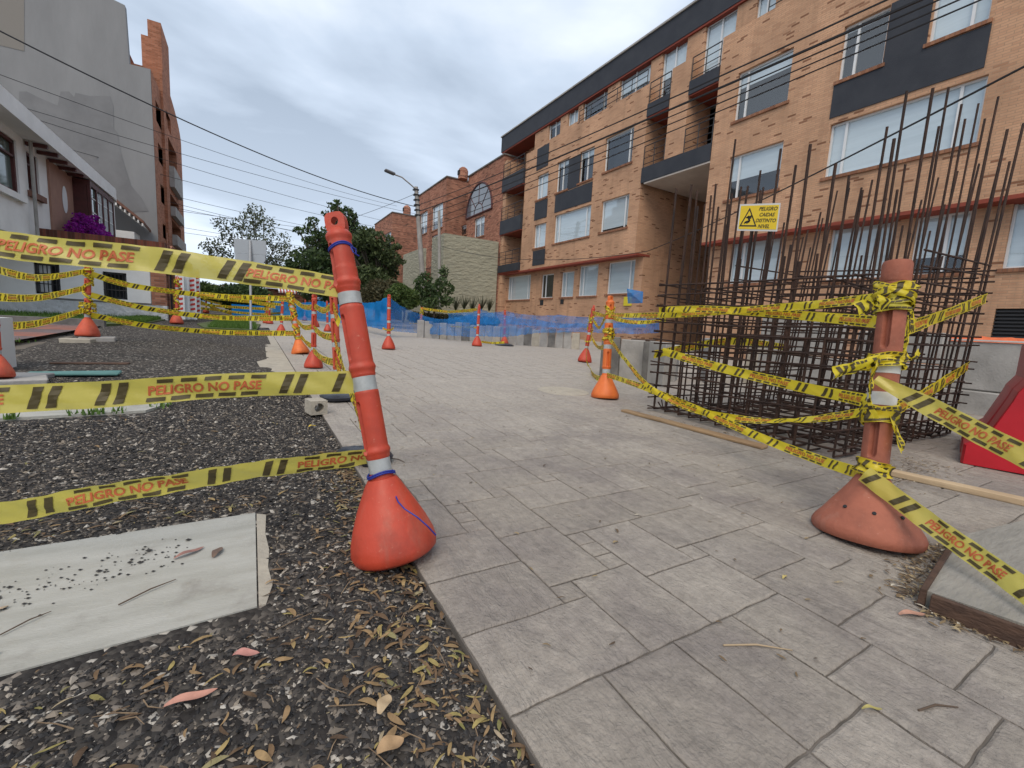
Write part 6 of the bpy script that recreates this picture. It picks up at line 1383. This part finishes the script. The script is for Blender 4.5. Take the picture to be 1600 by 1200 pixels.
def litter():
    rng=np.random.default_rng(9); sp=[]
    for _ in range(2300):
        u=rng.uniform()
        if u<.42:   # drift along the path edge
            y=.25+rng.uniform()**.9*2.3; x=.43-abs(rng.normal(0,.06+.10*math.exp(-((y-.95)**2)/.15)+.05*math.exp(-((y-1.75)**2)/.08)))
        elif u<.52: x=rng.uniform(-1.6,.05); y=1.86+abs(rng.normal(0,.07))+x*.05
        elif u<.80: x=rng.uniform(-1.2,.43); y=.3+rng.uniform()**1.2*1.3
        else: y=.5+rng.uniform()**1.5*4; x=rng.uniform(-.5*y-.4,.42)
        if x>.428 or (x<.03 and 1.17<y<1.83): 
            if rng.uniform()<.985: continue
            sp.append((x,y,gz(y)+.009)); continue
        sp.append((x,y,zg(x,y)+.003))
    V,Fc=leafmesh(sp,None,rng,(.006,.046),(.10,.32))
    m=island_mat('dry_leaves',[(0,(.07,.045,.03)),(.4,(.19,.12,.065)),(.68,(.33,.22,.11)),(.84,(.34,.27,.10)),(.9,(.19,.18,.06)),(1,(.42,.33,.23))],.7,.3,60,spec=.3,transl=.15)
    o=npmesh('leaf_litter',V,Fc,m); tag(o,'dry narrow leaves drifted over the gravel and path edge','leaves',kind='stuff')
    sp=[]
    for _ in range(420):
        u=rng.uniform(); 
        if u<.5: x=rng.uniform(.5,3.2); y=rng.uniform(.3,4)
        elif u<.75: # along formwork and bollard
            t=rng.uniform(); x=1.73+t*.6+rng.normal(0,.03); y=.46+t*.12+abs(rng.normal(0,.03))
        else: t=rng.uniform(); x=3.0+.25*t+rng.normal(0,.03); y=2.9-1.2*t
        if .40<y<.55 and x>1.9 and y<.43+(x-1.74)*.13: continue
        sp.append((x,y,gz(y)+.002))
    for _ in range(420):
        x=3.0+rng.uniform(0,1.0)**1; y=1.05+rng.normal(0,.10); sp.append((x,y,gz(y)+.003))
    for _ in range(260):
        x=rng.uniform(1.72,2.35); y=.40+(x-1.73)*.14+.02+abs(rng.normal(0,.05)); sp.append((x,y,gz(y)+.003))
    for _ in range(160):
        y=rng.uniform(-.05,.42); x=1.73-(y-.42)*.17*1-.01-abs(rng.normal(0,.02)); sp.append((x,y,gz(y)+.003))
    V,Fc=leafmesh(sp,None,rng,(.008,.03),(.15,.4)); m2=island_mat('dry_scraps',[(0,(.07,.045,.03)),(.6,(.16,.11,.06)),(.9,(.34,.26,.14)),(1,(.5,.46,.38))],.8)
    o=npmesh('path_debris',V,Fc,m2); tag(o,'scattered dry leaf scraps on the stamped paving','leaves',kind='stuff')
    # twigs
    V=MB()
    for _ in range(330):
        u=rng.uniform()
        if u<.7: y=.3+rng.uniform()**1.2*2.2; x=rng.uniform(-.5*y-.3,.42); z=zg(x,y)+.006
        elif u<.85: x=rng.uniform(1.7,2.4); y=.42+(x-1.73)*.14+abs(rng.normal(0.02,.06)); z=gz(y)+.004
        else: x=rng.uniform(2.9,4.0); y=1.08+rng.normal(0,.07); z=gz(y)+.004
        if x<.03 and 1.17<y<1.83: continue
        a=rng.uniform(0,2*PI); L0=rng.uniform(.02,.09); b_=rng.normal(0,.3); p0=V3((x,y,z)); p1=p0+V3((math.cos(a)*L0*.5,math.sin(a)*L0*.5,.004)); p2=p1+V3((math.cos(a+b_)*L0*.5,math.sin(a+b_)*L0*.5,-.002)); V.tube([p0,p1,p2],[.0012,.0011,.0006],4)
    o=V.build('twig_litter',mat('twig_brown',(.14,.09,.055),.8,(.28,.2,.12),30)); tag(o,'thin dry twigs scattered over gravel and path','twigs',kind='stuff')
litter()
# individual bigger leaves and sticks one can point to
def bigleaf(px,py,L0,w_,a,cv,c,lb,lift=.006,name='fallen_leaf'):
    p=at(px,py); z=(zg(p[0],p[1]) if p[0]<.43 else gz(p[1])); k=10; V=[];x,y=p[0]-math.cos(a)*L0/2,p[1]-math.sin(a)*L0/2; an=a-cv/2
    m=MB()
    for i in range(k+1):
        t=i/k; ww=w_*.5*math.sin(PI*min(1,.05+.95*t))**.7+.0005; zz=z+lift+.006*math.sin(PI*t)+.003*math.sin(7*t)
        V+= [V3((x-math.sin(an)*ww,y+math.cos(an)*ww,zz+ww*.35)),V3((x,y,zz)),V3((x+math.sin(an)*ww,y-math.cos(an)*ww,zz+ww*.25))]; x+=math.cos(an)*L0/k; y+=math.sin(an)*L0/k; an+=cv/k
    m.add(V,[f for i in range(k) for f in ((3*i,3*i+1,3*i+4,3*i+3),(3*i+1,3*i+2,3*i+5,3*i+4))]); thing(name,m,mat('leaf_%s'%lb[:9].replace(' ','_'),c,.6,tuple(v*.65 for v in c),25),lb,'leaf',smooth=True)
bigleaf(385,1032,.055,.02,-.35,.3,(.52,.24,.20),'pink curled leaf on the millings below the pad',.012)
bigleaf(300,1100,.085,.02,.05,.5,(.55,.27,.20),'long salmon pink leaf in the lower left',.012)
bigleaf(600,1108,.045,.025,.9,.2,(.50,.37,.22),'tan oval leaf right of the salmon one',.012)
bigleaf(610,1172,.05,.03,.1,.4,(.42,.27,.14),'brown crumpled leaf at the bottom edge',.014)
bigleaf(296,868,.085,.018,.6,.7,(.30,.15,.12),'curved reddish leaf on the pale concrete pad',.007)
bigleaf(340,868,.06,.022,1.25,.05,(.16,.10,.07),'dark brown bark scrap on the pale concrete pad',.007,'bark_scrap')
bigleaf(1425,962,.085,.02,-.45,.2,(.50,.27,.19),'long pinkish leaf against the dark formwork board',.004)
bigleaf(1225,903,.03,.010,.2,.5,(.48,.38,.13),'small yellow leaf on the paving before the terracotta cone',.003)
bigleaf(1362,1110,.045,.008,-.5,.2,(.42,.36,.12),'slender yellow leaf in the lower right paving',.003)
bigleaf(488,665,.05,.025,.4,.2,(.60,.42,.04),'bright yellow leaf near the perforated block',.012)
for i,(a,b,r,lb) in enumerate((((1130,1008),(1238,1016),.0022,'pale straight stick lying on the paving'),((1435,1110),(1497,1105),.0022,'dark forked twig on the lower right paving'),((185,945),(275,905),.0018,'thin dark twig lying across the pale pad'),((0,992),(80,955),.0016,'thin curved twig on the left of the pale pad'),((612,716),(632,722),.002,'short dark stick on the path beside the foremost bollard'),((835,1050),(1180,985),.0001,''))):
    if not lb: continue
    off=.012 if at(*a)[0]<.0 else .003; p0,p1=at(*a,off=off),at(*b,off=off); mid=(p0+p1)/2+V3((0.004,.006,.003)); thing('stick',MB().tube([p0,mid,p1],[r,r*1.1,r*.6],6),mat('stick_wood',(.36,.27,.17),.8) if i==0 else mat('twig_dark',(.09,.06,.04),.8),lb,'stick')
# dark grit spilled on the pad
rng=np.random.default_rng(3); m=MB()
for _ in range(260):
    t=rng.uniform(); x=-.95+t*.75+rng.normal(0,.05); y=1.42+t*.16+rng.normal(0,.05); 
    if not(-1.2<x<-.02 and 1.2<y<1.76): continue
    s_=rng.uniform(.0012,.005)*(1 if rng.uniform()<.9 else 1.8); p=V3((x,y,gz(y)+.008+s_*.3)); m.add([p+V3(q)*s_ for q in ((1.3,0,0),(-1,.2,0),(0,1,0),(.1,-1,0),(0,0,.6))],[(0,2,4),(2,1,4),(1,3,4),(3,0,4)])
o=m.build('spilled_grit',mat('grit',(.03,.028,.027),.9)); tag(o,'dark grit crumbs spilled over the pale concrete pad','grit',kind='stuff')
